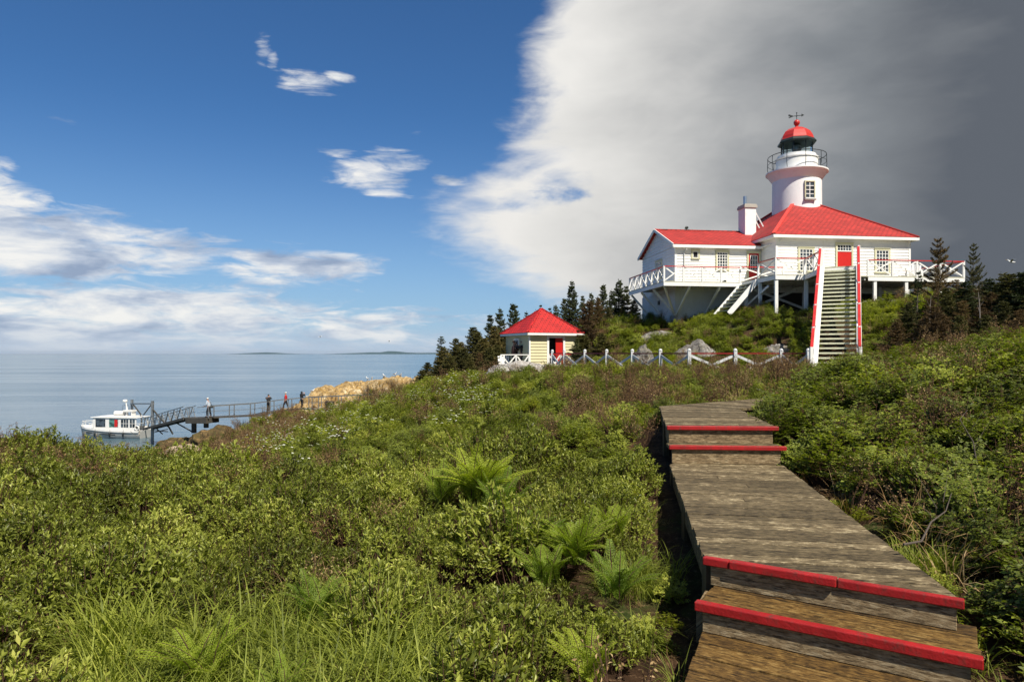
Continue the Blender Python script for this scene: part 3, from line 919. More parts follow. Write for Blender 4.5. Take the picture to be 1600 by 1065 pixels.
# lantern
mb = MB(); mb.lathe(TC, [(.90, 12.50), (.90, 13.30)], 8, rot=.2); lant = mb.build('lantern_glazing', M_lglass, LH)
for k in range(8):
    t_ = 2 * math.pi * k / 8 + .2; c_ = V(math.cos(t_), math.sin(t_), 0)
    mb = MB(); mb.tube([TC + c_ * .93 + V(0, 0, 12.48), TC + c_ * .93 + V(0, 0, 13.34)], .03, 6); mb.build('glazing_post', M_dark, lant)
mb = MB()
mb.lathe(TC, [(.10, 12.45), (.10, 12.7), (.24, 12.72), (.28, 12.95), (.24, 13.15), (.08, 13.2)], 16)
mb.build('lens', paint('lens', (.12, .14, .15), .2), lant, smooth=True)
mb = MB()
mb.lathe(TC, [(.80, 13.20), (1.15, 13.22), (1.18, 13.30), (1.00, 13.52)], 8, rot=.2)
dk = mb.build('lantern_eave', paint('dark_green_metal', (.020, .030, .028), .4, .2, 4), LH)
mb = MB()
mb.lathe(TC, [(1.04, 13.48), (1.01, 13.52), (.96, 13.70), (.80, 13.98), (.55, 14.17), (.28, 14.27), (.12, 14.31), (.09, 14.36), (.10, 14.40)], 8, rot=.2)
M_dome = paint('red_metal_dome', (.50, .035, .028), .35, .12, 2, .1)
dome = mb.build('dome', M_dome, LH)
mb = MB()
mb.lathe(TC, [(.08, 14.38), (.12, 14.42)] + [(.19 * math.cos(t / 10 * math.pi / 2 * 1.0), 14.60 + .19 * math.sin(t / 10 * math.pi / 2)) for t in range(-9, 11)], 20)
mb.build('finial', M_dome, dome, smooth=True)
mb = MB()
mb.tube([TC + V(0, 0, 14.7), TC + V(0, 0, 15.26)], .018, 6)
mb.lathe(TC + V(0, 0, 15.22), [(.001, -.05), (.05, 0), (.001, .05)], 10)
rt = V(vd.y, -vd.x, 0) * .93 + vd * .37
up = V(0, 0, 1)
ax = (rt + up * .10).normalized()
cc = TC + V(0, 0, 15.04)
mb.bar(cc - ax * .44, cc + ax * .34, .03, .035)
mb.add([cc + ax * .48, cc + ax * .30 + up * .09, cc + ax * .30 - up * .09, cc + ax * .48 + rt.cross(up) * .01, cc + ax * .30 + up * .09 + rt.cross(up) * .03, cc + ax * .30 - up * .09 + rt.cross(up) * .03], [(0, 1, 2), (3, 5, 4), (0, 3, 4, 1), (1, 4, 5, 2), (2, 5, 3, 0)])
for s_ in (.08, -.08):
    mb.bar(cc - ax * .50 + up * s_, cc - ax * .26 + up * s_ * .2, .03, .05)
mb.bar(cc - ax * .52 + up * .07, cc - ax * .40 + up * .07, .03, .10)
sd2 = V(-rt.y, rt.x, 0)
mb.bar(cc - sd2 * .12 - up * .02, cc + sd2 * .12 - up * .02, .02, .02)
mb.build('weather_vane', M_dark, dome)

# ------------------------------------------------------------------ decks
DF, DL = -3.83, -1.98      # front line and left line of the main deck
DR = 8.28
mb = MB()
def deckslab(mb, poly):
    mb.poly([H(a, b, DZ) for a, b in poly], .05)
deckslab(mb, [(DL, DF), (DR, DF), (DR, B1), (A1, B1), (A1, B0), (WA1 - .1, B0), (WA1 - .1, WB0), (DL, WB0)])
deckslab(mb, [(-6.31, -.10), (DL, -.10), (DL, WB0), (WA0, WB0), (WA0, 6.1), (-6.31, 6.1)])
TW = V(.447, .894, 0); TT = V(.894, -.447, 0)    # stairs: run direction (uphill) and tread direction
ST = V(13.97, 30.8, EYE + DZ)                     # top left corner of the stairs
SWd = 1.42
LFl, LFr = ST, ST + TT * (SWd + .12)
LBr = LFr + TW * 4.25; LBl = H(aon(1258, DF), DF, DZ)
mb.poly([LFl, LFr, LBr, LBl][::1], .05)
deck = mb.build('deck', M_deckw, LH)
mb = MB()   # fascia / rim boards
def rim(p, q, h=.20, t_=.05, dz=-.0):
    mb.bar(Vector(p) + V(0, 0, -.05 - h / 2 + dz), Vector(q) + V(0, 0, -.05 - h / 2 + dz), t_, h)
rim(H(DL, DF + .03, DZ), LBl + HV * .03); rim(H(aon(1357, DF), DF + .03, DZ), H(DR, DF + .03, DZ))
rim(H(DL + .03, DF, DZ), H(DL + .03, -.1, DZ)); rim(H(DR - .03, DF, DZ), H(DR - .03, 6, DZ))
rim(H(-6.31, -.07, DZ), H(DL, -.07, DZ)); rim(H(-6.28, -.1, DZ), H(-6.28, 6.1, DZ))
rim(LBl, LFl); rim(LFl + TW * .03, LFr + TW * .03); rim(LFr, LBr)
mb.build('rim_board', M_white, deck)
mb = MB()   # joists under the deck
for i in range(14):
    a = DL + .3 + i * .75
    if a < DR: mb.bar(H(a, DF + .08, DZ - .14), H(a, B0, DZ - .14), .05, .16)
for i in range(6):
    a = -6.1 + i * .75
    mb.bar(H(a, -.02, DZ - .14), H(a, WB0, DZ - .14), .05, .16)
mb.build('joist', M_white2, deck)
def post(p, zt, w=.15, base=None):
    g = gz(p.x, p.y) - .3 if base is None else base
    m_ = MB(); m_.box((p.x, p.y, (g + zt) / 2), w, w, zt - g); return m_
zt = EYE + DZ - .26
for (pt) in [H(DL + .1, DF + .12, 0), H(DL + .1, -.6, 0), H(DL + .1, -2.1, 0), H(aon(1260, DF + .1), DF + .12, 0), LFr - TT * .06 + TW * .08, H(aon(1367, DF + .1), DF + .12, 0), H(aon(1416, DF + .1), DF + .12, 0), H(aon(1470, DF + .1), DF + .12, 0),
             H(1.2, -1.0, 0), H(3.4, -1.0, 0), H(5.6, -1.0, 0), H(7.8, -1.0, 0)]:
    post(pt, zt).build('support_post', M_white, deck)
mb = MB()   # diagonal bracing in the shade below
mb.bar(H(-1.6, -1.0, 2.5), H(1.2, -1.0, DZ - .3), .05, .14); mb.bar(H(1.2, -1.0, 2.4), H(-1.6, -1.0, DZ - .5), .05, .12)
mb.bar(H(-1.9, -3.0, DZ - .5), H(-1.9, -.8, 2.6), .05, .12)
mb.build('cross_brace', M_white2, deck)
mb = MB()   # house foundation behind; under-deck shade is put into its near-black colour
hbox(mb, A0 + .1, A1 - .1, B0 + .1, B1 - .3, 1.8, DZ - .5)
mb.build('foundation', paint('shade_dark_foundation', (.045, .042, .038), .9), LH)
# curved struts under the wing deck
def strut(p, q):
    m_ = MB(); p = Vector(p); q = Vector(q); mid = (p + q) / 2 + V(0, 0, -.10) + (V(q.x, q.y, 0) - V(p.x, p.y, 0)) * .08
    m_.bar(p, mid, .09, .11); m_.bar(mid, q, .09, .11); m_.build('strut', M_white, deck)
for a in (-4.80, -3.1, -1.6):
    strut(H(a, .0, DZ - .26), H(a, WB0 - .0, DZ - 1.75))
strut(H(-6.2, .1, DZ - .26), H(WA0 - .02, WB0 - .02, DZ - 1.75))
for b in (1.9, 4.0, 5.9):
    strut(H(-6.2, b, DZ - .26), H(WA0 - .02, b, DZ - 1.75))

# railings with red top rail and saltire braces
DONE = []
def railing(P, zrail=.80, npost=None, name='railing', red=True, parent=LH, lower=True, postw=.09, both=True, mats=None, follow=None):
    """P: list of post feet; one railing part with its posts, top rail and braces"""
    mp, mr, mbz = mats or (M_white, M_redp, M_white)
    mb = MB()
    for i in range(len(P) - 1):
        mb.bar(P[i] + V(0, 0, zrail), P[i + 1] + V(0, 0, zrail), .10, .045)
    top = mb.build(name, mr if red else mp, parent)
    for p in P:
        if any((p - q_).length < .2 for q_ in DONE): continue
        DONE.append(p.copy())
        m_ = MB(); m_.box((p.x, p.y, p.z + (zrail - .02) / 2 + .0), postw, postw, zrail + .06); m_.build('post', mp, top)
    for i in range(len(P) - 1):
        p, q = P[i], P[i + 1]
        d = (q - p).normalized() * postw * .6
        m_ = MB()
        off = d.cross(V(0, 0, 1)).normalized() * .02
        m_.bar(p + d + V(0, 0, .06) + off, q - d + V(0, 0, zrail - .05) + off, .03, .065)
        if both: m_.bar(p + d + V(0, 0, zrail - .05) - off, q - d + V(0, 0, .06) - off, .03, .065)
        m_.build('cross_brace', mbz, top)
    return top
def seg(p, q, n): return [p + (q - p) * i / n for i in range(n + 1)]
off = .03
wl = H(-6.27, -.06, DZ)
railing(seg(wl, H(-1.98, -.06, DZ), 4) )
railing(seg(H(-6.27, 6.05, DZ), wl, 6))
cl = H(DL + .04, DF + .04, DZ)
railing(seg(H(DL + .04, -2.02, DZ), cl, 1))
railing(seg(cl, LBl + HV * .04, 1))
railing(seg(LBl + V(.05, 0, 0), LFl + V(.05, 0, 0) + TW * .1, 2))
railing(seg(LFr - TT * .05 + TW * .1, LBr - TT * .05, 3))
railing(seg(H(aon(1357, DF), DF + .04, DZ), H(aon(1433.6, DF), DF + .04, DZ), 2))
railing(seg(H(aon(1433.6, DF), DF + .04, DZ), H(DR - .04, DF + .04, DZ), 2))
railing(seg(H(DR - .04, DF + .04, DZ), H(DR - .04, 6, DZ), 5))
railing(seg(H(.33, -.4, DZ) + HU * -.0, H(DL, -.25, DZ), 1))

# long front stairs
NS = 27
rise = (DZ + 1.05) / NS; run = .285
SB = ST - TW * (run * NS) - V(0, 0, rise * NS)
mb = MB()
slope = TW * run + V(0, 0, rise)
for sgn in (0, 1):
    o = ST + TT * (SWd * sgn) - V(0, 0, .10)
    e = o - slope * NS
    mb.bar(o, e, .06, .30)
stair = mb.build('stairs', M_white, LH)
for i in range(NS):
    p = ST - slope * (i + 1)
    m_ = MB()
    m_.obox(p + TT * .035 - TW * .0 + V(0, 0, -.065), TT * (SWd - .07), TW * .24, (0, 0, .065))
    m_.build('tread', M_tread, stair)
for sgn in (0, 1):
    sx = TT * (-.06 if sgn == 0 else SWd + .06)
    zr = .80
    a_ = ST + sx + V(0, 0, zr + .05); b_ = SB + sx + V(0, 0, zr + .0) + slope * 1.5
    m_ = MB(); m_.bar(a_, b_, .10, .06); hr = m_.build('handrail', M_redp, LH)
    # the broad white board under the rail
    m_ = MB(); m_.bar(a_ - V(0, 0, .10), b_ - V(0, 0, .10), .04, .12); m_.build('rail_board', M_white, hr)
    m_ = MB(); ib = TT * (.08 if sgn == 0 else SWd - .0); m_.bar(ST + ib + V(0, 0, .07), SB + ib + V(0, 0, .07), (.09, .05)[sgn], .04); m_.build('side_cap', M_white, stair)
    n_ = 5
    for k in range(n_ + 1):
        f = (k + .0) / n_
        p = a_ + (b_ - a_) * f
        m_ = MB()
        m_.box((p.x, p.y, p.z - (zr + .25) / 2 + .035), .11, .11, zr + .25 if k < n_ else zr + .6)
        m_.build('rail_post', M_white, hr)
# short stairs beside the wing
NS2 = 8
mb = MB()
s2 = -HU * (1.45 / NS2) + V(0, 0, -1.62 / NS2)
for b in (-2.0, -.35):
    o = H(DL, b, DZ - .12); mb.bar(o, o + s2 * (NS2 + .5), .05, .26)
st2 = mb.build('side_stairs', M_white, LH)
for i in range(NS2):
    o = H(DL, -1.97, DZ - .04) + s2 * (i + 1)
    m_ = MB(); m_.obox(o, HU * .22, HV * 1.6, (0, 0, .04)); m_.build('tread', M_tread, st2)
# white garden chairs
def adirondack(name, loc, rz, label, group):
    r_ = empty(name, loc, label, 'chair', group)
    c, s = math.cos(rz), math.sin(rz)
    def T(x, y, z): return Vector(loc) + V(x * c - y * s, x * s + y * c, z)
    mb = MB()
    for i in range(5): mb.bar(T(-.28, -.30 + i * .12, .36 - i * .025), T(.28, -.30 + i * .12, .36 - i * .025), .10, .02)
    mb.build('seat', M_white, r_)
    mb = MB()
    for i in range(6):
        x = -.25 + i * .1
        mb.bar(T(x, .26, .20), T(x * 1.15, .52, .95 - abs(x) * .35), .085, .02, up=(s, -c, .3))
    mb.bar(T(-.3, .37, .55), T(.3, .37, .55), .03, .06)
    mb.build('backrest', M_white, r_)
    for sx in (-1, 1):
        mb = MB(); mb.bar(T(sx * .34, -.36, .55), T(sx * .34, .40, .55), .12, .025); mb.build('armrest', M_white, r_)
        mb = MB(); mb.bar(T(sx * .32, -.34, 0), T(sx * .32, -.34, .54), .03, .10); mb.build('leg', M_white, r_)
        mb = MB(); mb.bar(T(sx * .30, -.36, .34), T(sx * .30, .62, .02), .03, .12); mb.build('leg', M_white, r_)
    return r_
p = px(1203, 560, 28.6)
adirondack('garden_chair', V(p.x, p.y, EYE - 1.02), .5, 'white garden chair on the path behind the fence, left of the long stairs', 'white garden chairs')
adirondack('garden_chair', H(6.9, -2.0, DZ), -.5, 'white garden chair on the deck right of the lighthouse window', 'white garden chairs')
adirondack('garden_chair', H(7.9, .6, DZ), -1.2, 'white garden chair at the far right end of the deck', 'white garden chairs')
adirondack('garden_chair', px(789, 580, 39) + V(0, 0, 0), .2, 'white garden chair behind the porch rail left of the yellow house', 'white garden chairs')
# ------------------------------------------------------------------ little yellow house
TA = R(25)
UU = V(math.cos(TA), math.sin(TA), 0); UV_ = V(-math.sin(TA), math.cos(TA), 0)
UO = V(.83, 37.0, EYE)
def U(a, b, z): return UO + UU * a + UV_ * b + V(0, 0, z)
S_ = 3.62
hb = U(1.8, 1.8, -1.05)
HUT = empty('small_house', hb, 'small yellow clapboard house with pointed bright red roof and half-open red door', 'house')
o_ = .26
FZ, EV = -1.05, 1.14
mb = MB()
def ubox(mb, a0, a1, b0, b1, z0, z1): mb.obox(U(a0, b0, z0), UU * (a1 - a0), UV_ * (b1 - b0), (0, 0, z1 - z0))
q0, q1 = o_, S_ - o_
d0, d1 = 1.46 , 2.36      # door opening
ubox(mb, q0 + .02, d0, q0 + .02, q0 + .12, FZ - .4, EV); ubox(mb, d1, q1 - .02, q0 + .02, q0 + .12, FZ - .4, EV); ubox(mb, d0, d1, q0 + .02, q0 + .12, .86, EV); ubox(mb, d0, d1, q0 + .02, q0 + .12, FZ - .4, FZ)
ubox(mb, q0 + .02, q0 + .12, q0 + .12, q1 - .02, FZ - .4, EV); ubox(mb, q1 - .12, q1 - .02, q0 + .12, q1 - .02, FZ - .4, EV); ubox(mb, q0 + .12, q1 - .12, q1 - .12, q1 - .02, FZ - .4, EV)
clap(mb, U(q0, q0 + .02, 0), U(d0, q0 + .02, 0), FZ - .4, EV, -UV_, .165); clap(mb, U(d1, q0 + .02, 0), U(q1, q0 + .02, 0), FZ - .4, EV, -UV_, .165)
clap(mb, U(q0 + .02, q0, 0), U(q0 + .02, q1, 0), FZ - .4, EV, -UU, .165)
mb.build('wall', M_yellow, HUT)
mb = MB()
ubox(mb, d0 - .12, d0, q0 - .03, q0 + .12, FZ, .98); ubox(mb, d1, d1 + .12, q0 - .03, q0 + .12, FZ, .98); ubox(mb, d0, d1, q0 - .03, q0 + .12, .86, .98); ubox(mb, q0 - .03, q0 + .05, q0 - .03, q0 + .05, FZ - .3, EV - .02)
mb.build('door_frame', M_white, HUT)
mb = MB(); ubox(mb, d0 + .46, d1, q0 + .04, q0 + .08, FZ, .86)
dr = mb.build('door', M_redd, HUT)
mb = MB(); mb.tube([U(d0 + .53, q0 + .04, -.1), U(d0 + .53, q0 - .02, -.1)], .025, 6); mb.build('handle', M_dark, dr)
mb = MB(); ubox(mb, q0 + .14, q1 - .14, q0 + .5, q0 + .55, FZ, EV); mb.build('doorway_shade_panel', M_inside, HUT)  # near-black panel added behind the door as the shade inside
mb = MB()   # side window
ubox(mb, q0 - .05, q0 + .02, 1.55, 2.15, -.1, .85)
wn = mb.build('window', M_white, HUT)
mb = MB(); ubox(mb, q0 - .058, q0 - .05, 1.65, 2.05, .0, .75); mb.build('pane', M_glass, wn)
mb = MB(); ubox(mb, q0 - .066, q0 - .058, 1.84, 1.86, .0, .75); ubox(mb, q0 - .064, q0 - .058, 1.65, 2.05, .36, .38); mb.build('glazing_bars', M_white, wn)
mb = MB()
cc4 = [U(0, 0, EV), U(S_, 0, EV), U(S_, S_, EV), U(0, S_, EV)]; ua = U(S_ / 2, S_ / 2, 2.60)
for i in range(4): roofface(mb, [cc4[i], cc4[(i + 1) % 4], ua], .05)
hr_ = mb.build('roof', M_roofhut, HUT)
mb = MB()
for i in range(4): mb.bar(cc4[i] + V(0, 0, .02), cc4[i] + (ua - cc4[i]) * .99 + V(0, 0, .02), .12, .04)
mb.build('hip_cap', M_roofhut, hr_)
mb = MB()
for i in range(4):
    p, q = cc4[i] - V(0, 0, .08), cc4[(i + 1) % 4] - V(0, 0, .08)
    inn = (U(S_ / 2, S_ / 2, EV - .08) - (p + q) / 2).normalized(); mb.bar(p + inn * .02, q + inn * .02, .04, .12)
ubox(mb, .05, S_ - .05, .05, S_ - .05, EV - .10, EV - .07)
mb.build('fascia', M_white, hr_)
mb = MB(); mb.poly([U(-1.5, .1, FZ), U(q0, .1, FZ), U(q0, 3.3, FZ), U(-1.5, 3.3, FZ)], .10); mb.poly([U(.9, -.75, FZ), U(3.2, -.75, FZ), U(3.2, q0, FZ), U(.9, q0, FZ)], .10)
pch = mb.build('porch', M_deckw, HUT)
railing([U(-1.5, .1, FZ), U(-.62, .1, FZ), U(q0 - .1, .1, FZ)], .98, parent=HUT, red=False, name='porch_railing', postw=.08)
railing([U(.95, -.72, FZ), U(1.65, -.72, FZ), U(2.35, -.72, FZ)], 1.0, parent=HUT, name='porch_railing', postw=.08)
# fence of white saltire braces under a red rail, from the porch to the stairs
fp = [(863, 34.7), (882, 33.8), (914, 32.3), (948, 30.9), (988, 29.5), (1032, 28.05), (1077, 26.5), (1149, 26.55), (1220.7, 26.5), (1263, 25.6)]
FE = empty('fence', px(1077, 600, 26.5).xy.to_3d() + V(0, 0, EYE - 1.1), 'long fence of white X braces under a thin dark red rail, crossing below the lighthouse', 'fence')
M_wgrey = paint('greyed_white_paint', (.58, .59, .60), .6, .12, 3, .2, (.3, .3, .28), .5)
M_reddk = paint('dark_red_rail', (.22, .012, .014), .45, .2, 3)
pts = []
for (a, d) in fp:
    x = (a - 800) / FPX * d
    pts.append(V(x, d, EYE + .03))
for i, p in enumerate(pts):
    g = gz(p.x, p.y) - .3
    mb = MB(); mb.box((p.x, p.y, (g + p.z + .07) / 2), .12, .12, p.z + .07 - g)
    mb.lathe(V(p.x, p.y, p.z + .07), [(.075, 0), (.08, .03), (.05, .08), (.001, .10)], 10)
    mb.build('post', M_wgrey, FE)
for i in range(len(pts) - 1):
    p, q = pts[i], pts[i + 1]; d = (q - p).normalized() * .06
    mb = MB(); mb.bar(p + d - V(0, 0, .03), q - d - V(0, 0, .03), .05, .05); mb.build('rail', M_reddk, FE)
    o2 = d.cross(V(0, 0, 1)).normalized() * .03
    for (za, zb_, s_) in ((-.12, -.85, 1), (-.85, -.12, -1)):
        mb = MB(); mb.bar(p + d + V(0, 0, za) + o2 * s_, q - d + V(0, 0, zb_) + o2 * s_, .035, .10); mb.build('cross_brace', M_wgrey, FE)

# ------------------------------------------------------------------ boardwalk
BW = empty('boardwalk', V(1.9, 6.4, EYE - 1.34), 'weathered plank boardwalk with red-edged steps leading towards the lighthouse', 'boardwalk')
BU = V(.985, -.172, 0); BV = V(.172, .985, 0)
def planks(poly, z, across_dir, along_dir, w, mat, name, th=.04, splits=None, gap=.006, seed=1):
    """boards running along_dir, laid side by side in across_dir, clipped to the polygon"""
    rnd = random.Random(seed)
    P = [V(p[0], p[1], 0) for p in poly]
    s = [p.dot(across_dir) for p in P]
    lo, hi = min(s), max(s)
    mb = MB()
    x = lo
    while x < hi:
        w_ = w * rnd.uniform(.96, 1.04)
        a, b = x + gap / 2, min(x + w_ - gap / 2, hi)
        def cut(t):
            xs = []
            for i in range(len(P)):
                p, q = P[i], P[(i + 1) % len(P)]
                sp, sq = p.dot(across_dir), q.dot(across_dir)
                if (sp - t) * (sq - t) <= 0 and abs(sp - sq) > 1e-9:
                    f = (t - sp) / (sq - sp); xs.append((p + (q - p) * f).dot(along_dir))
            return (min(xs), max(xs)) if len(xs) > 1 else None
        ca, cb = cut(a + 1e-4), cut(b - 1e-4)
        if ca and cb and b - a > .02:
            jr = rnd.uniform(-.008, .008); dz = rnd.uniform(-.0025, .0025)
            brk = []
            if splits and rnd.random() < splits: brk = [rnd.uniform(.3, .7)]
            fr = [0] + brk + [1]
            for k in range(len(fr) - 1):
                r = rnd.random(); ou = rnd.uniform(0, 20)
                def pt(f, c, t, zz):
                    u = c[0] + (c[1] - c[0]) * f + (0 if 0 < f < 1 else jr)
                    return along_dir * u + across_dir * t + V(0, 0, zz), (u + ou, t, r)
                f0 = fr[k] + (.002 if k else 0); f1 = fr[k + 1] - (.002 if k < len(fr) - 2 else 0)
                q = [pt(f0, ca, a, z - th), pt(f1, ca, a, z - th), pt(f1, cb, b, z - th), pt(f0, cb, b, z - th), pt(f0, ca, a, z + dz), pt(f1, ca, a, z + dz), pt(f1, cb, b, z + dz), pt(f0, cb, b, z + dz)]
                mb.hexa([p[0] for p in q], [p[1] for p in q])
        x += w_
    return mb.build(name, mat, BW, bevel=.004)
z1 = EYE - 1.34
N1l, N1r = V(1.255, 4.467, 0), V(2.437, 3.685, 0)
F1l, F1r = V(1.925, 8.36, 0), V(3.262, 8.36 - .10, 0)
planks([N1l, N1r, F1r, F1l], z1, BV, BU, .142, M_plank, 'middle_planks', splits=.25, seed=3, gap=.014)
z2 = EYE - 1.51
e1 = (N1r - N1l).normalized(); n1 = V(-e1.y, e1.x, 0)
N2l, N2r = V(1.118, 4.130, 0), V(2.306, 3.358, 0)
B2l, B2r = N1l + n1 * .14 + e1 * .06, N1r + n1 * .14 - e1 * .05
e3 = (N2r - N2l).normalized(); n3 = V(-e3.y, e3.x, 0)
planks([N2l, N2r, N2r + n3 * .50 - e3 * .0, N2l + n3 * .50 + e3 * .0], z2, n3, e3, .165, M_plankw, 'step_planks', seed=5, gap=.014)
z3 = EYE - 1.68
e3 = (N2r - N2l).normalized(); n3 = V(-e3.y, e3.x, 0)
A3l = N2l + n3 * .03 + e3 * .03; A3r = N2r + n3 * .03 - e3 * .03
planks([A3l + V(-1.55, -3.6, 0), A3r + V(-1.55, -3.6, 0), A3r, A3l], z3, n3, e3, .185, M_plankw, 'lower_planks', seed=8, gap=.016)
# far steps
zA, zB = EYE - 1.125, EYE - .915
Al, Ar = V(1.915, 8.30, 0), V(3.285, 8.18, 0)
Bl, Br = V(1.94, 8.60, 0), V(3.29, 8.50, 0)
planks([Al, Ar, Br, Bl], zA, BV, BU, .14, M_plank, 'upper_step_planks', seed=9)
K1, K2 = V(2.56, 11.84, 0), V(3.75, 11.3, 0)
planks([Bl, Br, K2, K1], zB, BV, BU, .142, M_plank, 'upper_planks', splits=.2, seed=11)
T3 = V(.77, .638, 0); T3n = V(-.638, .77, 0)
planks([K1 + V(0.003, .004, 0), K2 + V(.002, .004, 0), K2 + T3 * 3.2 , K1 + T3 * 3.4], zB, T3, T3n, .142, M_plank, 'far_planks', seed=12)
# risers
def riser(p, q, z0, z1_, name='riser', mat=M_riser, n=None, th=.035):
    d = (q - p); L = d.length; d.normalize(); n = V(-d.y, d.x, 0)
    mb = MB(); r = random.random()
    P8 = []; UVs = []
    for (zz) in (z0, z1_):
        for (u, t) in ((0, 0), (L, 0), (L, th), (0, th)):
            P8.append(p + d * u + n * t + V(0, 0, zz)); UVs.append((u + r * 9, zz + t, r))
    mb.hexa(P8, UVs)
    return mb.build(name, mat, BW, bevel=.004)
riser(N1l + n1 * .012 + e1 * .04, N1r + n1 * .012 - e1 * .03, z2 + .002, z1 - .042)
riser(N2l + n3 * .012 + e3 * .03, N2r + n3 * .012 - e3 * .04, z3 + .002, z2 - .042)
riser(V(1.95, 8.32, 0), V(3.23, 8.205, 0), z1 + .003, zA - .042)
riser(V(1.97, 8.575, 0), V(3.24, 8.48, 0), zA + .002, zB - .042)
# side stringers
def side(p, q, z, h, th=.04, inn=.03):
    d = (q - p).normalized(); n = V(-d.y, d.x, 0)
    mb = MB(); r = random.random(); L = (q - p).length
    P8 = []; UVs = []
    for zz in (z - h, z):
        for (u, t) in ((0, 0), (L, 0), (L, th), (0, th)):
            P8.append(p + d * u + n * (t - inn) + V(0, 0, zz)); UVs.append((u, zz + t, r))
    mb.hexa(P8, UVs)
    mb.build('side_beam', M_riser, BW)
side(N1l + BV * .05 + BU * .02, F1l + BU * .02, z1 - .042, .20, inn=.05)
side(N1r + BV * .05 - BU * .04, F1r - BU * .04, z1 - .042, .20, inn=0)
side(Bl + BU * .02, K1 + BU * .02, zB - .042, .22, inn=.05); side(Br - BU * .04, K2 - BU * .04, zB - .042, .22, inn=0)
side(N2l + V(.03, .05, 0), N1l + V(.03, .0, 0), z2 - .042, .22, inn=.02)
for (p, z, h) in [(N1l + BU * .06 + BV * .1, z1, .75), (N1l + BU * .06 + BV * 2, z1, .6), (F1l + BU * .06 - BV * .1, z1, .5), (Bl + BU * .07 + BV * 1.2, zB, .6), (K1 + BU * .1 - BV * .1, zB, .5)]:
    mb = MB(); mb.box((p.x, p.y, z - .045 - h / 2), .10, .10, h); mb.build('support_post', M_riser, BW)
# red nosings: painted strips along each edge
M_nose = paint('red_nosing_paint', (.33, .010, .011), .5, .3, 5, .35, (.09, .035, .025), .8, bscale=60)
def nosing(p, q, z, w=.055, h=.052, cuts=()):
    d = (q - p); L = d.length; d.normalize(); n = V(-d.y, d.x, 0)
    fr = [0] + list(cuts) + [1]
    mb = MB()
    for k in range(len(fr) - 1):
        a, b = p + d * (L * fr[k] + (.002 if k else 0)), p + d * (L * fr[k + 1] - (.002 if k < len(fr) - 2 else 0))
        j = (0, .010, -.006)[k % 3]
        mb.obox(a - n * (.014 + j) + V(0, 0, z - h + .012 + j * .3), (b - a), n * (w + j), (0, 0, h))
    return mb.build('red_nosing', M_nose, BW, bevel=.007)
nosing(N1l - e1 * .005, N1r + e1 * .005, z1, cuts=(.12, .56))
nosing(N2l - e3 * .012, N2r + e3 * .012, z2, w=.06, h=.056)
nosing(Al - BU * .005, Ar + BU * .005, zA); nosing(Bl - V(0.0, .05, 0), Br - V(-.01, .05, 0), zB)

# ------------------------------------------------------------------ boat at the landing
bp_ = px(178, 683, 76)
BOAT = empty('motor_boat', V(bp_.x, bp_.y, 0), 'white motor boat with a windowed cabin, moored at the landing, bow to the left', 'boat')
bd = R(-8)   # boat axis: local +x is the stern direction
bX = V(math.cos(bd), math.sin(bd), 0); bY = V(-math.sin(bd), math.cos(bd), 0)
def BT(x, y, z): return V(bp_.x, bp_.y, 0) + bX * x + bY * y + V(0, 0, z)
M_hull = paint('white_gelcoat', (.72, .71, .68), .3, .06, 1, .05, (.45, .42, .36), .3)
M_hulld = paint('grey_hull_side', (.42, .42, .40), .45, .12, 1, .05, (.2, .2, .18), .4)
secs = [(-3.95, .05, 1.28), (-3.4, .62, 1.20), (-2.6, .98, 1.10), (-1.4, 1.22, 1.0), (0, 1.30, .92), (1.6, 1.30, .86), (3.0, 1.24, .84), (3.8, 1.16, .84)]
mb = MB(); vs = []
for (x, hw, zs) in secs:
    prof = [(0, -.45), (hw * .55, -.35), (hw * .82, .10), (hw * .96, .5), (hw, zs - .12), (hw + .03, zs)]
    xo = -.0
    row = []
    for (y, z) in prof: row.append((x + (.45 - z) * .18 * (1 if x < -2 else 0), y, z))
    vs.append([BT(a, -b, c) for a, b, c in reversed(row)] + [BT(a, b, c) for a, b, c in row[1:]])
n_ = len(vs[0]); flat = [p for r_ in vs for p in r_]
fs = [(i * n_ + k, i * n_ + k + 1, (i + 1) * n_ + k + 1, (i + 1) * n_ + k) for i in range(len(vs) - 1) for k in range(n_ - 1)]
fs.append(tuple((len(vs) - 1) * n_ + k for k in range(n_)))
mb.add(flat, fs)
hull = mb.build('hull', M_hulld, BOAT, smooth=50)
mb = MB()
for i in range(len(secs) - 1):
    for s_ in (-1, 1):
        a, b = secs[i], secs[i + 1]
        mb.bar(BT(a[0] , s_ * (a[1] + .03), a[2] - .06), BT(b[0], s_ * (b[1] + .03), b[2] - .06), .09, .20)
mb.build('gunwale', M_hull, hull)
mb = MB()
for i in range(len(secs) - 1):
    a, b = secs[i], secs[i + 1]
    mb.add([BT(a[0], -a[1], a[2] - .1), BT(b[0], -b[1], b[2] - .1), BT(b[0], b[1], b[2] - .1), BT(a[0], a[1], a[2] - .1)], [(0, 1, 2, 3)])
mb.build('foredeck', M_hull, hull, fix=False)
mb = MB(); mb.bar(BT(-2.6, -1.03, .62), BT(1.2, -1.36, .40), .03, .10); mb.build('rubbing_strake', M_dark, hull)
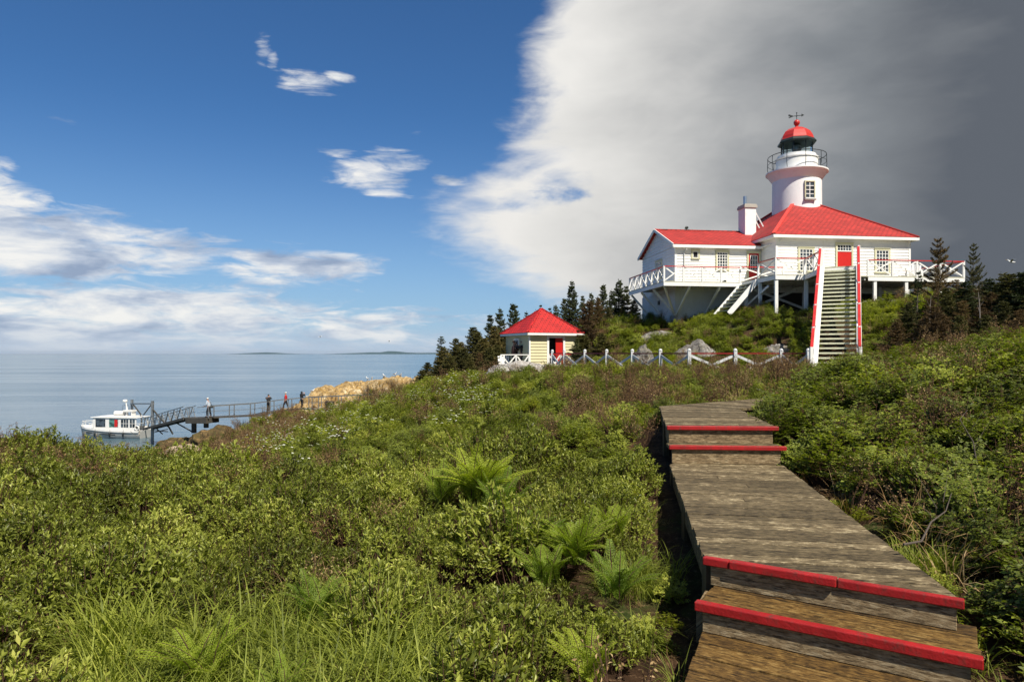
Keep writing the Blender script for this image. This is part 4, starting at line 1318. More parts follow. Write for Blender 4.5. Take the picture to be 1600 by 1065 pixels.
# cabin
mb = MB()
cx0, cx1, cy, cz0, cz1 = -1.75, 3.45, 1.02, .84, 2.22
def bbox_(mb, x0, x1, y0, y1, z0, z1): mb.obox(BT(x0, y0, z0), bX * (x1 - x0), bY * (y1 - y0), (0, 0, z1 - z0))
bbox_(mb, cx0, cx1, -cy, -cy + .05, cz0, 1.20); bbox_(mb, cx0, cx1, cy - .05, cy, cz0, 1.2)
bbox_(mb, cx0, cx1, -cy, -cy + .05, 2.10, cz1); bbox_(mb, cx0, cx1, cy - .05, cy, 2.10, cz1)
for (x0, x1) in [(cx0, -1.45), (-.25, .20), (1.30, 1.62), (2.52, 2.68), (3.30, cx1), (2.95, 3.0)]:
    bbox_(mb, x0, x1, -cy, -cy + .05, 1.20, 2.10); bbox_(mb, x0, x1, cy - .05, cy, 1.2, 2.1)
bbox_(mb, cx0, cx0 + .05, -cy, cy, cz0, 1.25)
mb.build('cabin', M_hull, BOAT)
mb = MB(); bbox_(mb, cx0 - .25, cx1 + .15, -cy - .12, cy + .12, cz1, cz1 + .09); bbox_(mb, cx0 + .6, cx1 - .6, -.8, .8, cz1 + .09, cz1 + .20)
broof = mb.build('cabin_roof', M_hull, BOAT, bevel=.04)
for (x0, x1, g) in [(-1.45, -.25, M_glass), (.20, 1.30, M_glassg), (1.62, 2.52, M_glass), (2.68, 2.95, M_glass), (3.0, 3.3, M_glass)]:
    mb = MB(); bbox_(mb, x0, x1, -cy + .01, -cy + .03, 1.2, 2.1); mb.build('cabin_window', g, BOAT)
mb = MB()
for x in (1.92, 2.22): bbox_(mb, x, x + .04, -cy - .005, -cy + .012, 1.2, 2.1)
bbox_(mb, 1.62, 2.52, -cy - .006, -cy + .01, 1.62, 1.66); bbox_(mb, 2.68, 3.3, -cy - .006, -cy + .01, 1.62, 1.66)
mb.build('window_bars', M_hull, BOAT)
mb = MB(); bbox_(mb, .85, 1.22, -cy + .0, -cy + .012, 1.25, 2.05); mb.build('red_curtain', M_redd, BOAT)
# roof gear
mb = MB()
mb.tube([BT(.15, 0, 2.66), BT(1.25, 0, 2.66)], .26, 14); mb.build('life_raft', M_hull, broof, smooth=True)
mb = MB(); mb.tube([BT(1.6, 0, 2.4), BT(1.55, 0, 3.3), BT(1.45, 0, 3.95)], [.14, .09, .05], 10)
bbox_(mb, 1.35, 2.5, -.35, .35, 2.85, 3.05); bbox_(mb, 2.3, 2.42, -.3, .3, 2.4, 2.85)
mast = mb.build('mast', M_hull, broof)
mb = MB(); mb.lathe(BT(1.35, 0, 3.9), [(.05, 0), (.24, .05), (.26, .18), (.2, .28), (.001, .3)], 14); mb.build('radar_dome', M_hull, mast, smooth=True)
mb = MB(); mb.tube([BT(1.0, .1, 3.0), BT(1.0, .1, 3.5)], .02, 5); mb.tube([BT(2.0, -.2, 2.9), BT(2.0, -.2, 3.5)], .015, 5); mb.bar(BT(1.2, 0, 3.55), BT(1.8, 0, 3.55), .04, .04); mb.build('antenna', M_dark, mast)
mb = MB()
rl = [BT(-3.7, -.25, 1.75), BT(-3.2, -.62, 1.72), BT(-2.2, -.95, 1.62), BT(-1.8, -1.0, 1.5)]
rr = [BT(-3.7, .25, 1.75), BT(-3.2, .62, 1.72), BT(-2.2, .95, 1.62), BT(-1.8, 1.0, 1.5)]
mb.tube(rl, .035, 6); mb.tube(rr, .035, 6); mb.tube([rl[0], rr[0]], .035, 6)
for p in rl + rr: mb.tube([p, p - V(0, 0, .6)], .028, 6)
mb.build('bow_rail', M_hull, BOAT, smooth=True)
mb = MB()
sr = [BT(3.4, -1.05, 1.65), BT(3.85, -1.05, 1.65), BT(3.85, 1.05, 1.65), BT(3.4, 1.05, 1.65)]
mb.tube(sr, .03, 6)
for p in sr: mb.tube([p, p - V(0, 0, .8)], .03, 6)
mb.build('stern_rail', M_hull, BOAT, smooth=True)
mb = MB(); mb.tube([BT(3.6 + .22 * math.cos(t), -1.12, 1.2 + .22 * math.sin(t)) for t in [k * math.pi / 8 for k in range(16)]], .06, 8, closed=True); mb.build('lifebuoy', M_hull, BOAT, smooth=True)
for fx_ in (-1.2, .6, 2.2):
    mb = MB(); mb.tube([BT(fx_, -1.44, .75), BT(fx_, -1.46, .65), BT(fx_, -1.46, .30), BT(fx_, -1.44, .20)], [.03, .10, .10, .03], 8); mb.tube([BT(fx_, -1.42, .75), BT(fx_, -1.36, 1.0)], .012, 4); mb.build('fender', M_dark, BOAT, smooth=True)
mb = MB(); mb.tube([BT(3.8, -.9, .95), BT(4.3, -1.6, .55), BT(4.7, -2.6, .5), BT(5.0, -4.0, 1.2)], .02, 5); mb.build('mooring_rope', M_tan, BOAT)

# ------------------------------------------------------------------ landing frame, gangway, footbridge
M_pile = paint('dark_wet_steel', (.06, .055, .045), .7, .3, 2, .3, (.14, .10, .06), .5)
LF = empty('landing_frame', V(px(238, 690, 71).x, 71, 0), 'tall weathered hoist frame of two posts and a cross beam behind the boat', 'dock frame')
pA, pB = px(206, 624, 79), px(238, 626, 71)
for nm, p in (('post', pA), ('post', pB)):
    mb = MB(); mb.bar(V(p.x, p.y, -2), p, .22, .22, up=(0, 1, 0)); mb.build(nm, M_steel, LF)
mb = MB(); mb.bar(px(204, 630.5, 79), px(240, 630.5, 71), .12, .14); mb.build('cross_beam', M_steel, LF)
mb = MB(); mb.bar(px(207, 630, 79), px(222, 650, 78.5), .10, .10); mb.build('brace', M_pile, LF)
mb = MB(); mb.bar(px(236, 632, 71), px(224, 648, 71.4), .08, .08); mb.build('brace', M_pile, LF)
mb = MB(); mb.bar(px(239, 640, 70.9), px(262, 666, 69), .12, .12); mb.build('brace', M_pile, LF)
GW = empty('gangway', px(241, 666, 70), 'grey steel truss gangway sloping down from the footbridge to the boat', 'gangway')
g0, g1 = px(232, 668.5, 71), px(296, 652, 64)
gd = (g1 - g0); gn = V(-gd.y, gd.x, 0).normalized() * .55
mb = MB(); mb.bar(g0, g1, 1.1, .08); mb.bar(g0 + gn - V(0, 0, .1), g1 + gn - V(0, 0, .1), .08, .18); mb.bar(g0 - gn - V(0, 0, .1), g1 - gn - V(0, 0, .1), .08, .18); mb.build('walkway_deck', M_pile, GW)
NG = 7
for s_ in (-1, 1):
    o2 = gn * s_
    mb = MB(); mb.bar(g0 + o2 + V(0, 0, 1.0), g1 + o2 + V(0, 0, 1.05), .06, .07); mb.bar(g0 + o2 + V(0, 0, .5), g1 + o2 + V(0, 0, .5), .03, .03)
    for i in range(NG):
        a, b = g0 + gd * i / NG + o2, g0 + gd * (i + 1) / NG + o2
        mb.bar(a, (a + b) / 2 + V(0, 0, 1.0), .05, .05); mb.bar((a + b) / 2 + V(0, 0, 1.0), b, .05, .05); mb.bar(a, a + V(0, 0, 1.0), .035, .035)
    mb.build('truss_side', M_steel, GW)
mb = MB()
mb.bar(px(262, 664, 69), px(270, 678, 69), .12, .12); mb.bar(px(243, 668, 70), px(254, 678, 70), .09, .09); mb.bar(px(238, 672, 71), px(262, 674, 70), .08, .08); mb.bar(px(238, 676, 71), px(262, 670, 70), .07, .07); mb.bar(px(271, 658, 67), px(300, 674, 63), .09, .09)
mb.build('underframe', M_pile, GW)
FB = empty('footbridge', px(316, 664, 62), 'long steel footbridge with wire railings from the shore rocks to the gangway', 'footbridge')
bk = [(300, 654, 63), (330, 650.7, 62), (365, 649, 63.5), (397, 647.8, 65), (420, 643.2, 67), (447, 639.4, 68.5), (476, 637, 69), (500, 638, 68), (540, 638, 67), (590, 638, 66)]
bpts = [px(*k) for k in bk]
mb = MB()
for i in range(len(bpts) - 1): mb.bar(bpts[i] - V(0, 0, .06), bpts[i + 1] - V(0, 0, .06), 1.2, .10)
mb.build('walkway_deck', M_pile, FB)
rk = [(312, 635.7), (330, 634), (362, 632), (394.5, 630), (422, 626.5), (444, 623.7), (470, 621.5), (484.5, 620), (500, 619.6), (534, 618), (570, 616.5), (600, 616)]
def dof(a): return float(np.interp(a, [k[0] for k in bk], [k[2] for k in bk]))
def yof(a): return float(np.interp(a, [k[0] for k in bk], [k[1] for k in bk]))
for s_ in (-.55, .55):
    mb = MB()
    T_ = [px(a, y, dof(a)) + V(0, s_, 0) for a, y in rk]
    for i in range(len(T_) - 1):
        mb.bar(T_[i], T_[i + 1], .05, .06)
        m0 = px(rk[i][0], (rk[i][1] + yof(rk[i][0])) / 2, dof(rk[i][0])) + V(0, s_, 0); m1 = px(rk[i + 1][0], (rk[i + 1][1] + yof(rk[i + 1][0])) / 2, dof(rk[i + 1][0])) + V(0, s_, 0)
        mb.bar(m0, m1, .02, .02)
    rl_ = mb.build('railing', M_steel, FB)
    for (a, y) in [(330, 634), (362, 632), (394.5, 630), (425, 626), (453, 623), (485, 620), (500, 619.6), (531, 618), (560, 617)]:
        d = dof(a); mb = MB(); t_ = px(a, y, d) + V(0, s_, 0); mb.bar(V(t_.x, t_.y, px(a, yof(a), d).z - .1), t_, .07, .07, up=(0, 1, 0)); mb.build('post', M_steel, rl_)
mb = MB(); mb.bar(px(300, 656, 63), px(332, 656, 62), 1.5, .5); mb.build('landing_platform', M_pile, FB)
for (a, b, d) in [(303, 672, 63), (322, 664, 62.5)]:
    mb = MB(); t_ = px(a, 656, d); mb.bar(V(t_.x, t_.y, px(a, b + 4, d).z), t_, .35, .3, up=(0, 1, 0)); mb.build('pier', M_pile, FB)
mb = MB()
for k in range(5): a0_ = px(290 + k * 3.2, 653, 63.5); mb.bar(a0_, a0_ + V(.0, 0, 1.0), .03, .03, up=(0, 1, 0))
mb.bar(px(290, 653, 63.5) + V(0, 0, 1.0), px(303, 651, 63.5) + V(0, 0, .95), .05, .05); mb.bar(px(290, 653, 63.5) + V(0, 0, .5), px(303, 651, 63.5) + V(0, 0, .5), .03, .03)
mb.build('platform_railing', M_steel, FB)
# dark equipment box on the walkway
cr = empty('equipment_crate', px(515, 637, 67), 'dark box with pale bundles on top beside the footbridge railing', 'crate')
mb = MB(); c_ = px(515, 634, 67); mb.box(c_, .75, .6, .85); mb.box(c_ + V(0, 0, .44), .80, .65, .06); mb.build('body', M_dark, cr)
mb = MB(); mb.lathe(c_ + V(.05, -.34, -.28), [(.001, 0), (.12, .04), (.13, .2), (.05, .3), (.001, .31)], 8); mb.lathe(c_ + V(.3, -.36, -.2), [(.001, 0), (.09, .03), (.09, .16), (.001, .22)], 8); mb.build('bundle', M_white2, cr)

# ------------------------------------------------------------------ people
M_skin = paint('skin', (.42, .24, .17), .6, .08, 8, 0)
def cloth(name, c): return paint(name, c, .85, .18, 9, .3, bscale=60)
def skin_mesh(name, nodes, edges, root, mat, parent, sub=2):
    """nodes: {key:(point, radius)}"""
    keys = list(nodes)
    me = bpy.data.meshes.new(name)
    off = wloc(parent)
    me.from_pydata([tuple(Vector(nodes[k][0]) - off) for k in keys], [(keys.index(a), keys.index(b)) for a, b in edges], [])
    o = bpy.data.objects.new(name, me); COL.objects.link(o); o.parent = parent
    sk = o.modifiers.new('skin', 'SKIN'); sk.use_smooth_shade = True
    if not me.skin_vertices: 
        bm = bmesh.new(); bm.from_mesh(me); bm.verts.layers.skin.verify(); bm.to_mesh(me); bm.free()
    for i, k in enumerate(keys):
        r = nodes[k][1]; r = r if isinstance(r, tuple) else (r, r)
        me.skin_vertices[0].data[i].radius = r
        me.skin_vertices[0].data[i].use_root = (k == root)
    s = o.modifiers.new('sub', 'SUBSURF'); s.levels = sub; s.render_levels = sub
    me.materials.append(mat)
    return o
def person(loc, face, label, jacket, trousers, hat=None, hair=(.03, .02, .015), h=1.72, arms=None, step=.12, lean=0.0, bag=None, hooded=False, vest=None, cam_=False):
    """face: heading angle; local +y is forward. arms: ((elbow),(wrist)) per side in local metres for h=1.72"""
    r_ = empty('person', loc, label, 'person', 'people')
    c, s = math.cos(face), math.sin(face); k = h / 1.72
    def T(x, y, z):
        y = y + lean * max(0, z - .9)
        return Vector(loc) + V((x * c - y * s) * k, (x * s + y * c) * k, z * k)
    arms = arms or (((-.25, -.02, 1.12), (-.25, .08, .88)), ((.25, -.02, 1.12), (.25, .08, .88)))
    n = {'pel': (T(0, 0, .95), .135), 'wai': (T(0, .0, 1.10), .125), 'che': (T(0, .01, 1.30), .15), 'nec0': (T(0, .0, 1.43), .085), 'nec': (T(0, .01, 1.50), .052), 'hd0': (T(0, .025, 1.56), .072), 'hd1': (T(0, .02, 1.64), .092), 'hd2': (T(0, .01, 1.70), .06)}
    e = [('pel', 'wai'), ('wai', 'che'), ('che', 'nec0'), ('nec0', 'nec'), ('nec', 'hd0'), ('hd0', 'hd1'), ('hd1', 'hd2')]
    sides = ((-1, step, arms[0]), (1, -step, arms[1]))
    for sg, st_, (el_, wr) in sides:
        q = 'l' if sg < 0 else 'r'
        n[q + 'hip'] = (T(sg * .09, 0, .90), .10); n[q + 'kn'] = (T(sg * .10, st_ * .75 + .04, .50), .062)
        n[q + 'an'] = (T(sg * .10, st_ * 1.1 - .02, .09), .042); n[q + 'toe'] = (T(sg * .11, st_ * 1.1 + .17, .035), .038)
        e += [('pel', q + 'hip'), (q + 'hip', q + 'kn'), (q + 'kn', q + 'an'), (q + 'an', q + 'toe')]
        n[q + 'sh'] = (T(sg * .18, 0, 1.40), .062); n[q + 'el'] = (T(*el_), .042); n[q + 'wr'] = (T(*wr), .028)
        wv = Vector(wr) - Vector(el_); wv.normalize()
        hp = Vector(wr) + wv * .07; n[q + 'pa'] = (T(*hp), (.036, .018))
        e += [('che', q + 'sh'), (q + 'sh', q + 'el'), (q + 'el', q + 'wr'), (q + 'wr', q + 'pa')]
        lat = wv.cross(Vector((0, 1, .01))).normalized() if abs(wv.y) < .9 else Vector((1, 0, 0))
        for fi in range(4):
            L = (.075, .085, .08, .062)[fi]
            b0 = Vector(wr) + wv * .09 + lat * (fi - 1.5) * .019
            n[f'{q}f{fi}a'] = (T(*(b0 + wv * L * .45)), .0085); n[f'{q}f{fi}b'] = (T(*(b0 + wv * L * .85 + Vector((0, .02, 0)))), .0075)
            e += [(q + 'pa', f'{q}f{fi}a'), (f'{q}f{fi}a', f'{q}f{fi}b')]
        b0 = Vector(wr) + wv * .035 + lat * -.035
        n[q + 'th'] = (T(*(b0 + wv * .03 + Vector((0, .02, 0)))), .010); e += [(q + 'wr', q + 'th')]
    skin_mesh('body', n, e, 'pel', M_skin, r_)
    # clothing a little larger than the body
    j = {'w0': (T(0, 0, .88), .165), 'w1': (T(0, 0, 1.05), .155), 'c': (T(0, .01, 1.30), .178), 'n': (T(0, .0, 1.46), .085)}
    je = [('w0', 'w1'), ('w1', 'c'), ('c', 'n')]
    for sg, st_, (el_, wr) in sides:
        q = 'l' if sg < 0 else 'r'
        j[q + 's'] = (T(sg * .19, 0, 1.40), .082); j[q + 'e'] = (T(*el_), .062)
        j[q + 'w'] = (T(*(Vector(wr) * .9 + Vector(el_) * .1)), .046)
        je += [('c', q + 's'), (q + 's', q + 'e'), (q + 'e', q + 'w')]
    jk = skin_mesh('jacket', j, je, 'w0', cloth('jacket_cloth', jacket), r_)
    if vest:
        skin_mesh('vest', {'a': (T(0, 0, .92), .18), 'b': (T(0, 0, 1.1), .175), 'c': (T(0, .01, 1.30), .20), 'd': (T(0, 0, 1.42), .14)}, [('a', 'b'), ('b', 'c'), ('c', 'd')], 'a', cloth('vest_cloth', vest), r_)
    t = {'w': (T(0, 0, .98), .145), 'c': (T(0, 0, .88), .14)}
    te = [('w', 'c')]
    for sg, st_, _a in sides:
        q = 'l' if sg < 0 else 'r'
        t[q + 'h'] = (T(sg * .095, 0, .82), .108); t[q + 'k'] = (T(sg * .10, st_ * .75 + .04, .50), .080); t[q + 'a'] = (T(sg * .10, st_ * 1.1 - .02, .10), .070)
        te += [('c', q + 'h'), (q + 'h', q + 'k'), (q + 'k', q + 'a')]
    skin_mesh('trousers', t, te, 'w', cloth('trouser_cloth', trousers), r_)
    for sg, st_, _a in sides:
        skin_mesh('shoe', {'a': (T(sg * .10, st_ * 1.1 - .07, .05), .05), 'b': (T(sg * .11, st_ * 1.1 + .05, .045), .052), 'c': (T(sg * .115, st_ * 1.1 + .19, .035), .042)}, [('a', 'b'), ('b', 'c')], 'a', M_dark, r_)
    # hair or hat
    hc = hat or hair
    if hooded:
        skin_mesh('hood', {'a': (T(0, -.03, 1.50), .10), 'b': (T(0, -.03, 1.62), .125), 'c': (T(0, -.01, 1.72), .085)}, [('a', 'b'), ('b', 'c')], 'a', cloth('hood_cloth', hc), r_)
    else:
        skin_mesh('cap' if hat else 'hair', {'a': (T(0, -.04, 1.63), .085), 'b': (T(0, -.005, 1.71), .098), 'c': (T(0, .0, 1.755), .06)}, [('a', 'b'), ('b', 'c')], 'a', cloth('cap_cloth' if hat else 'hair', hc), r_)
        if hat:
            skin_mesh('peak', {'a': (T(0, .08, 1.68), (.07, .015)), 'b': (T(0, .17, 1.665), (.05, .012))}, [('a', 'b')], 'a', cloth('cap_cloth', hc), r_)
    mb = MB()   # face: nose, eyes, mouth, ears as slight relief
    mb.lathe(T(0, .118, 1.615), [(.001, -.025), (.014, -.02), (.008, .015), (.001, .03)], 6)
    for sx in (-1, 1): mb.lathe(T(sx * .085, .01, 1.62), [(.001, -.03), (.016, -.015), (.018, .015), (.001, .03)], 6)
    mb.build('nose_and_ears', M_skin, r_, smooth=True)
    mb = MB()
    for sx in (-1, 1): mb.lathe(T(sx * .032, .104, 1.64), [(.001, -.008), (.009, 0), (.001, .008)], 6)
    mb.bar(T(-.022, .108, 1.578), T(.022, .108, 1.578), .008, .006)
    mb.build('eyes_and_mouth', M_dark, r_)
    return r_, T
yb = lambda a: px(a, yof(a), dof(a))
P_, T_ = person(yb(327) + V(0, -.1, 0), R(80), 'person in pale blue shirt and white cap, leftmost, at the gangway platform', (.42, .48, .56), (.02, .022, .03), hat=(.7, .7, .68), h=1.72, lean=.16, arms=(((-.24, .05, 1.14), (-.20, .28, 1.02)), ((.25, .02, 1.14), (.24, .10, .90))))
bagr = empty('shoulder_bag', T_(.30, -.02, .95), 'black shoulder bag hanging at the hip of the person in the pale blue shirt', 'bag')
mb = MB(); mb.bar(T_(.30, -.20, .92), T_(.30, .18, .92), .16, .26); mb.build('pouch', M_dark, bagr, bevel=.03)
mb = MB(); mb.tube([T_(.24, -.14, 1.05), T_(.10, -.17, 1.30), T_(.02, -.08, 1.47), T_(-.02, .12, 1.42), T_(.12, .17, 1.2), T_(.26, .14, 1.05)], .016, 6); mb.build('strap', M_dark, bagr, smooth=True)
person(yb(420) + V(0, -.1, 0), R(10), 'person in black jacket and cap, arms raised, left of the red-jacketed walker', (.016, .016, .018), (.02, .021, .026), hat=(.03, .03, .035), h=1.70, step=.16, arms=(((-.27, .16, 1.28), (-.08, .26, 1.50)), ((.27, .16, 1.28), (.08, .26, 1.50))))
person(yb(447) + V(0, -.1, 0), R(95), 'person in a bright red jacket and white cap walking on the footbridge', (.45, .015, .018), (.03, .02, .022), hat=(.72, .72, .70), h=1.72, step=.2)
person(yb(472) + V(0, -.1, 0), R(-30), 'person in a long black hooded coat on the footbridge, rightmost of the four', (.012, .012, .013), (.018, .018, .02), hooded=True, hair=(.012, .012, .013), h=1.70, step=.06, arms=(((-.27, .18, 1.25), (-.08, .26, 1.48)), ((.27, .18, 1.25), (.10, .26, 1.48))))
mb = MB()
pz = EYE + FZ
d_ = 39.6
p1 = px(803, 552, 38.6); p2 = px(816.5, 552, 38.3)
person(V(p1.x, p1.y, pz), R(-75), 'person in a dark brown jacket, left of the pair on the hut porch', (.055, .028, .026), (.03, .03, .035), hair=(.07, .035, .02), h=1.74, step=.04, arms=(((-.26, .12, 1.20), (-.10, .32, 1.34)), ((.26, .12, 1.20), (.10, .32, 1.36))))
person(V(p2.x, p2.y, pz), R(70), 'person in black raising both hands, right of the pair on the hut porch', (.022, .022, .028), (.03, .028, .03), hat=(.10, .09, .07), h=1.78, step=.04, arms=(((-.27, .14, 1.28), (-.08, .30, 1.46)), ((.27, .14, 1.28), (.08, .30, 1.46))))

# ------------------------------------------------------------------ gulls
M_gull = paint('gull_white', (.78, .78, .76), .6, .05, 5, 0)
M_gullw = paint('gull_grey', (.30, .32, .34), .6, .05, 5, 0)
def gull(loc, rz, label, k=1.0, standing=True, group='gulls on the shore rocks'):
    r_ = empty('gull', loc, label, 'gull', group)
    c, s = math.cos(rz), math.sin(rz)
    def T(x, y, z): return Vector(loc) + V(x * c - y * s, x * s + y * c, z) * k
    z0 = .16 if standing else 0
    skin_mesh('body', {'t': (T(-.28, 0, z0 + .05), .02), 'a': (T(-.16, 0, z0 + .06), .055), 'b': (T(0, 0, z0 + .08), .085), 'c': (T(.10, 0, z0 + .11), .07), 'n': (T(.16, 0, z0 + .20), .038), 'h': (T(.20, 0, z0 + .26), .042), 'k': (T(.25, 0, z0 + .255), .02)},
              [('t', 'a'), ('a', 'b'), ('b', 'c'), ('c', 'n'), ('n', 'h'), ('h', 'k')], 'b', M_gull, r_)
    mb = MB(); mb.bar(T(.255, 0, z0 + .25), T(.32, 0, z0 + .24), .015, .02); mb.build('beak', paint('beak', (.6, .35, .03), .5), r_)
    if standing:
        for sg in (-1, 1):
            mb = MB(); mb.hexa([T(-.30, sg * .05, z0 + .06), T(.08, sg * .06, z0 + .06), T(.08, sg * .09, z0 + .06), T(-.30, sg * .06, z0 + .06), T(-.26, sg * .04, z0 + .10), T(.08, sg * .07, z0 + .15), T(.08, sg * .09, z0 + .15), T(-.26, sg * .055, z0 + .10)]); mb.build('wing', M_gullw, r_)
            mb = MB(); mb.tube([T(.02, sg * .03, z0 + .02), T(.02, sg * .03, 0)], .009, 5); mb.build('leg', M_tan, r_)
    else:
        for sg in (-1, 1):
            mb = MB(); mb.hexa([T(-.07, sg * .05, .09), T(.10, sg * .05, .09), T(.06, sg * .38, .24), T(-.06, sg * .38, .24), T(-.07, sg * .05, .11), T(.10, sg * .05, .11), T(.06, sg * .38, .255), T(-.06, sg * .38, .255)])
            mb.hexa([T(-.06, sg * .38, .24), T(.06, sg * .38, .24), T(-.10, sg * .72, .18), T(-.12, sg * .72, .18), T(-.06, sg * .38, .255), T(.06, sg * .38, .255), T(-.10, sg * .72, .19), T(-.12, sg * .72, .19)])
            mb.build('wing', M_gullw, r_)
    return r_
GULLS = [(574, 592.5, 79, 'white gull standing on the crest of the ochre rocks, second from the left'), (581, 593, 79.2, 'white gull standing on the ochre rocks close beside its left neighbour'), (600, 592, 79, 'white gull on the ochre rock crest, in the middle of the row'), (617, 589, 78, 'white gull near the top of the ochre rocks, beside the dark spruces'), (626, 586, 77, 'white gull highest on the ochre rocks, rightmost of the row'), (488, 605, 75, 'white gull alone on the left shoulder of the ochre rocks')]
def top_at(x, y, names):
    """height of the highest surface among the named objects under a point"""
    best = None
    for o in bpy.data.objects:
        if o.name.split('.')[0] in names:
            ok, co, n, i = o.ray_cast(Vector((x, y, 60)) - o.location, Vector((0, 0, -1)))
            if ok:
                z = co.z + o.location.z
                best = z if best is None else max(best, z)
    return best
bpy.context.view_layer.update()
for i, (a, b, d, lab) in enumerate(GULLS):
    bestp = None
    for k in range(24):        # walk along the sight line to the crest of the rocks
        dd = 70 + k * .8
        x = (a - 800) / FPX * dd
        z = top_at(x, dd, ('shore_rocks',))
        if z is not None and (bestp is None or (z - EYE) / dd > (bestp[2] - EYE) / bestp[1]): bestp = (x, dd, z)
    if bestp: gull(V(bestp[0], bestp[1], bestp[2] - .01), random.uniform(0, 6), lab, 1.15)
gull(px(1580, 411, 60), R(160), 'gull flying in front of the dark cloud at the far right', 1.2, False, None)
gull(px(500, 527, 150), R(20), 'gull flying low over the sea under the left clouds', 1.3, False, None)
gull(px(608, 534, 150), R(190), 'gull flying low over the sea near the distant islands', 1.3, False, None)
# ------------------------------------------------------------------ foliage builders (numpy)
rng = np.random.default_rng(5)
def unit(v): return v / (np.linalg.norm(v, axis=-1, keepdims=True) + 1e-9)
class Leaf:
    """collects leaves and twigs into one mesh, two material slots (0 leaf, 1 twig) + per-vertex 'rnd' and 'hue'"""
    def __init__(s): s.v = []; s.f3 = []; s.m3 = []; s.a = []; s.n = 0
    def leaves(s, P, Dv, N, L, Wd, slot=0, fold=.25, rnd=None):
        """diamond leaves folded along the midrib: base P, direction Dv, up N"""
        P = np.asarray(P, float); n = len(P)
        Dv = unit(np.asarray(Dv, float)); S = unit(np.cross(Dv, N)); U = np.cross(S, Dv)
        L = np.broadcast_to(L, n)[:, None]; Wd = np.broadcast_to(Wd, n)[:, None]
        a = P; b = P + Dv * L * .5 + S * Wd * .5 + U * Wd * fold; c = P + Dv * L - U * L * .10; d = P + Dv * L * .5 - S * Wd * .5 + U * Wd * fold
        v = np.stack([a, b, c, d], 1).reshape(-1, 3)
        i = s.n + np.arange(n)[:, None] * 4
        f = np.concatenate([i + [0, 1, 2], i + [0, 2, 3]], 1).reshape(-1, 3)
        s.v.append(v); s.f3.append(f); s.m3.append(np.full(len(f), slot))
        r = rng.random(n) if rnd is None else np.broadcast_to(rnd, n)
        s.a.append(np.repeat(r, 4)); s.n += 4 * n
    def sticks(s, P, Q, r0, r1, slot=1):
        P = np.asarray(P, float); Q = np.asarray(Q, float); n = len(P)
        d = unit(Q - P); a = unit(np.cross(d, np.array([.31, .17, .93]))); b = np.cross(d, a)
        r0 = np.broadcast_to(r0, n)[:, None]; r1 = np.broadcast_to(r1, n)[:, None]
        vs = []
        for c, r in ((P, r0), (Q, r1)):
            for k in range(3):
                t = 2.0944 * k
                vs.append(c + (a * math.cos(t) + b * math.sin(t)) * r)
        v = np.stack(vs, 1).reshape(-1, 3); i = s.n + np.arange(n)[:, None] * 6
        f = np.concatenate([i + list(t) for t in ((0, 1, 4), (0, 4, 3), (1, 2, 5), (1, 5, 4), (2, 0, 3), (2, 3, 5))], 1).reshape(-1, 3)
        s.v.append(v); s.f3.append(f); s.m3.append(np.full(len(f), slot)); s.a.append(np.repeat(rng.random(n), 6)); s.n += 6 * n
    def ribbons(s, P, D0, D1, L, W, segs=4, slot=0):
        """arching blades: start P, heading D0 bending to D1, length L, width W"""
        P = np.asarray(P, float); n = len(P); D0 = unit(D0); D1 = unit(D1)
        S = unit(np.cross(D0 + D1 * .7, np.array([0.01, .02, 1.])) + 1e-6)
        L = np.broadcast_to(L, n)[:, None]; W = np.broadcast_to(W, n)[:, None]
        cur = P.copy(); rows = []
        for k in range(segs + 1):
            t = k / segs
            w = W * (1 - t ** 1.8) * (.55 + .9 * min(t * 2, 1)) * .5
            rows.append(cur + S * w); rows.append(cur - S * w)
            d = unit(D0 * (1 - t) ** 1.3 + D1 * t ** 1.3)
            cur = cur + d * L / segs
        v = np.stack(rows, 1); m = 2 * (segs + 1)
        i = s.n + np.arange(n)[:, None] * m; fs = []
        for k in range(segs):
            a = 2 * k
            fs.append(i + [a, a + 2, a + 3]); 
            fs.append(i + [a, a + 3, a + 1])
        f = np.concatenate(fs, 1).reshape(-1, 3)
        s.v.append(v.reshape(-1, 3)); s.f3.append(f); s.m3.append(np.full(len(f), slot)); s.a.append(np.repeat(rng.random(n), m)); s.n += m * n
    def mesh(s, name, mats):
        v = np.concatenate(s.v).astype(np.float32); f = np.concatenate(s.f3).astype(np.int32); mi = np.concatenate(s.m3).astype(np.int32)
        me = bpy.data.meshes.new(name)
        me.vertices.add(len(v)); me.vertices.foreach_set('co', v.ravel())
        me.loops.add(len(f) * 3); me.loops.foreach_set('vertex_index', f.ravel())
        me.polygons.add(len(f)); me.polygons.foreach_set('loop_start', np.arange(len(f), dtype=np.int32) * 3)
        me.polygons.foreach_set('material_index', mi)
        me.update(calc_edges=True)
        at = me.attributes.new('rnd', 'FLOAT', 'POINT'); at.data.foreach_set('value', np.concatenate(s.a).astype(np.float32))
        for m in mats: me.materials.append(m)
        return me

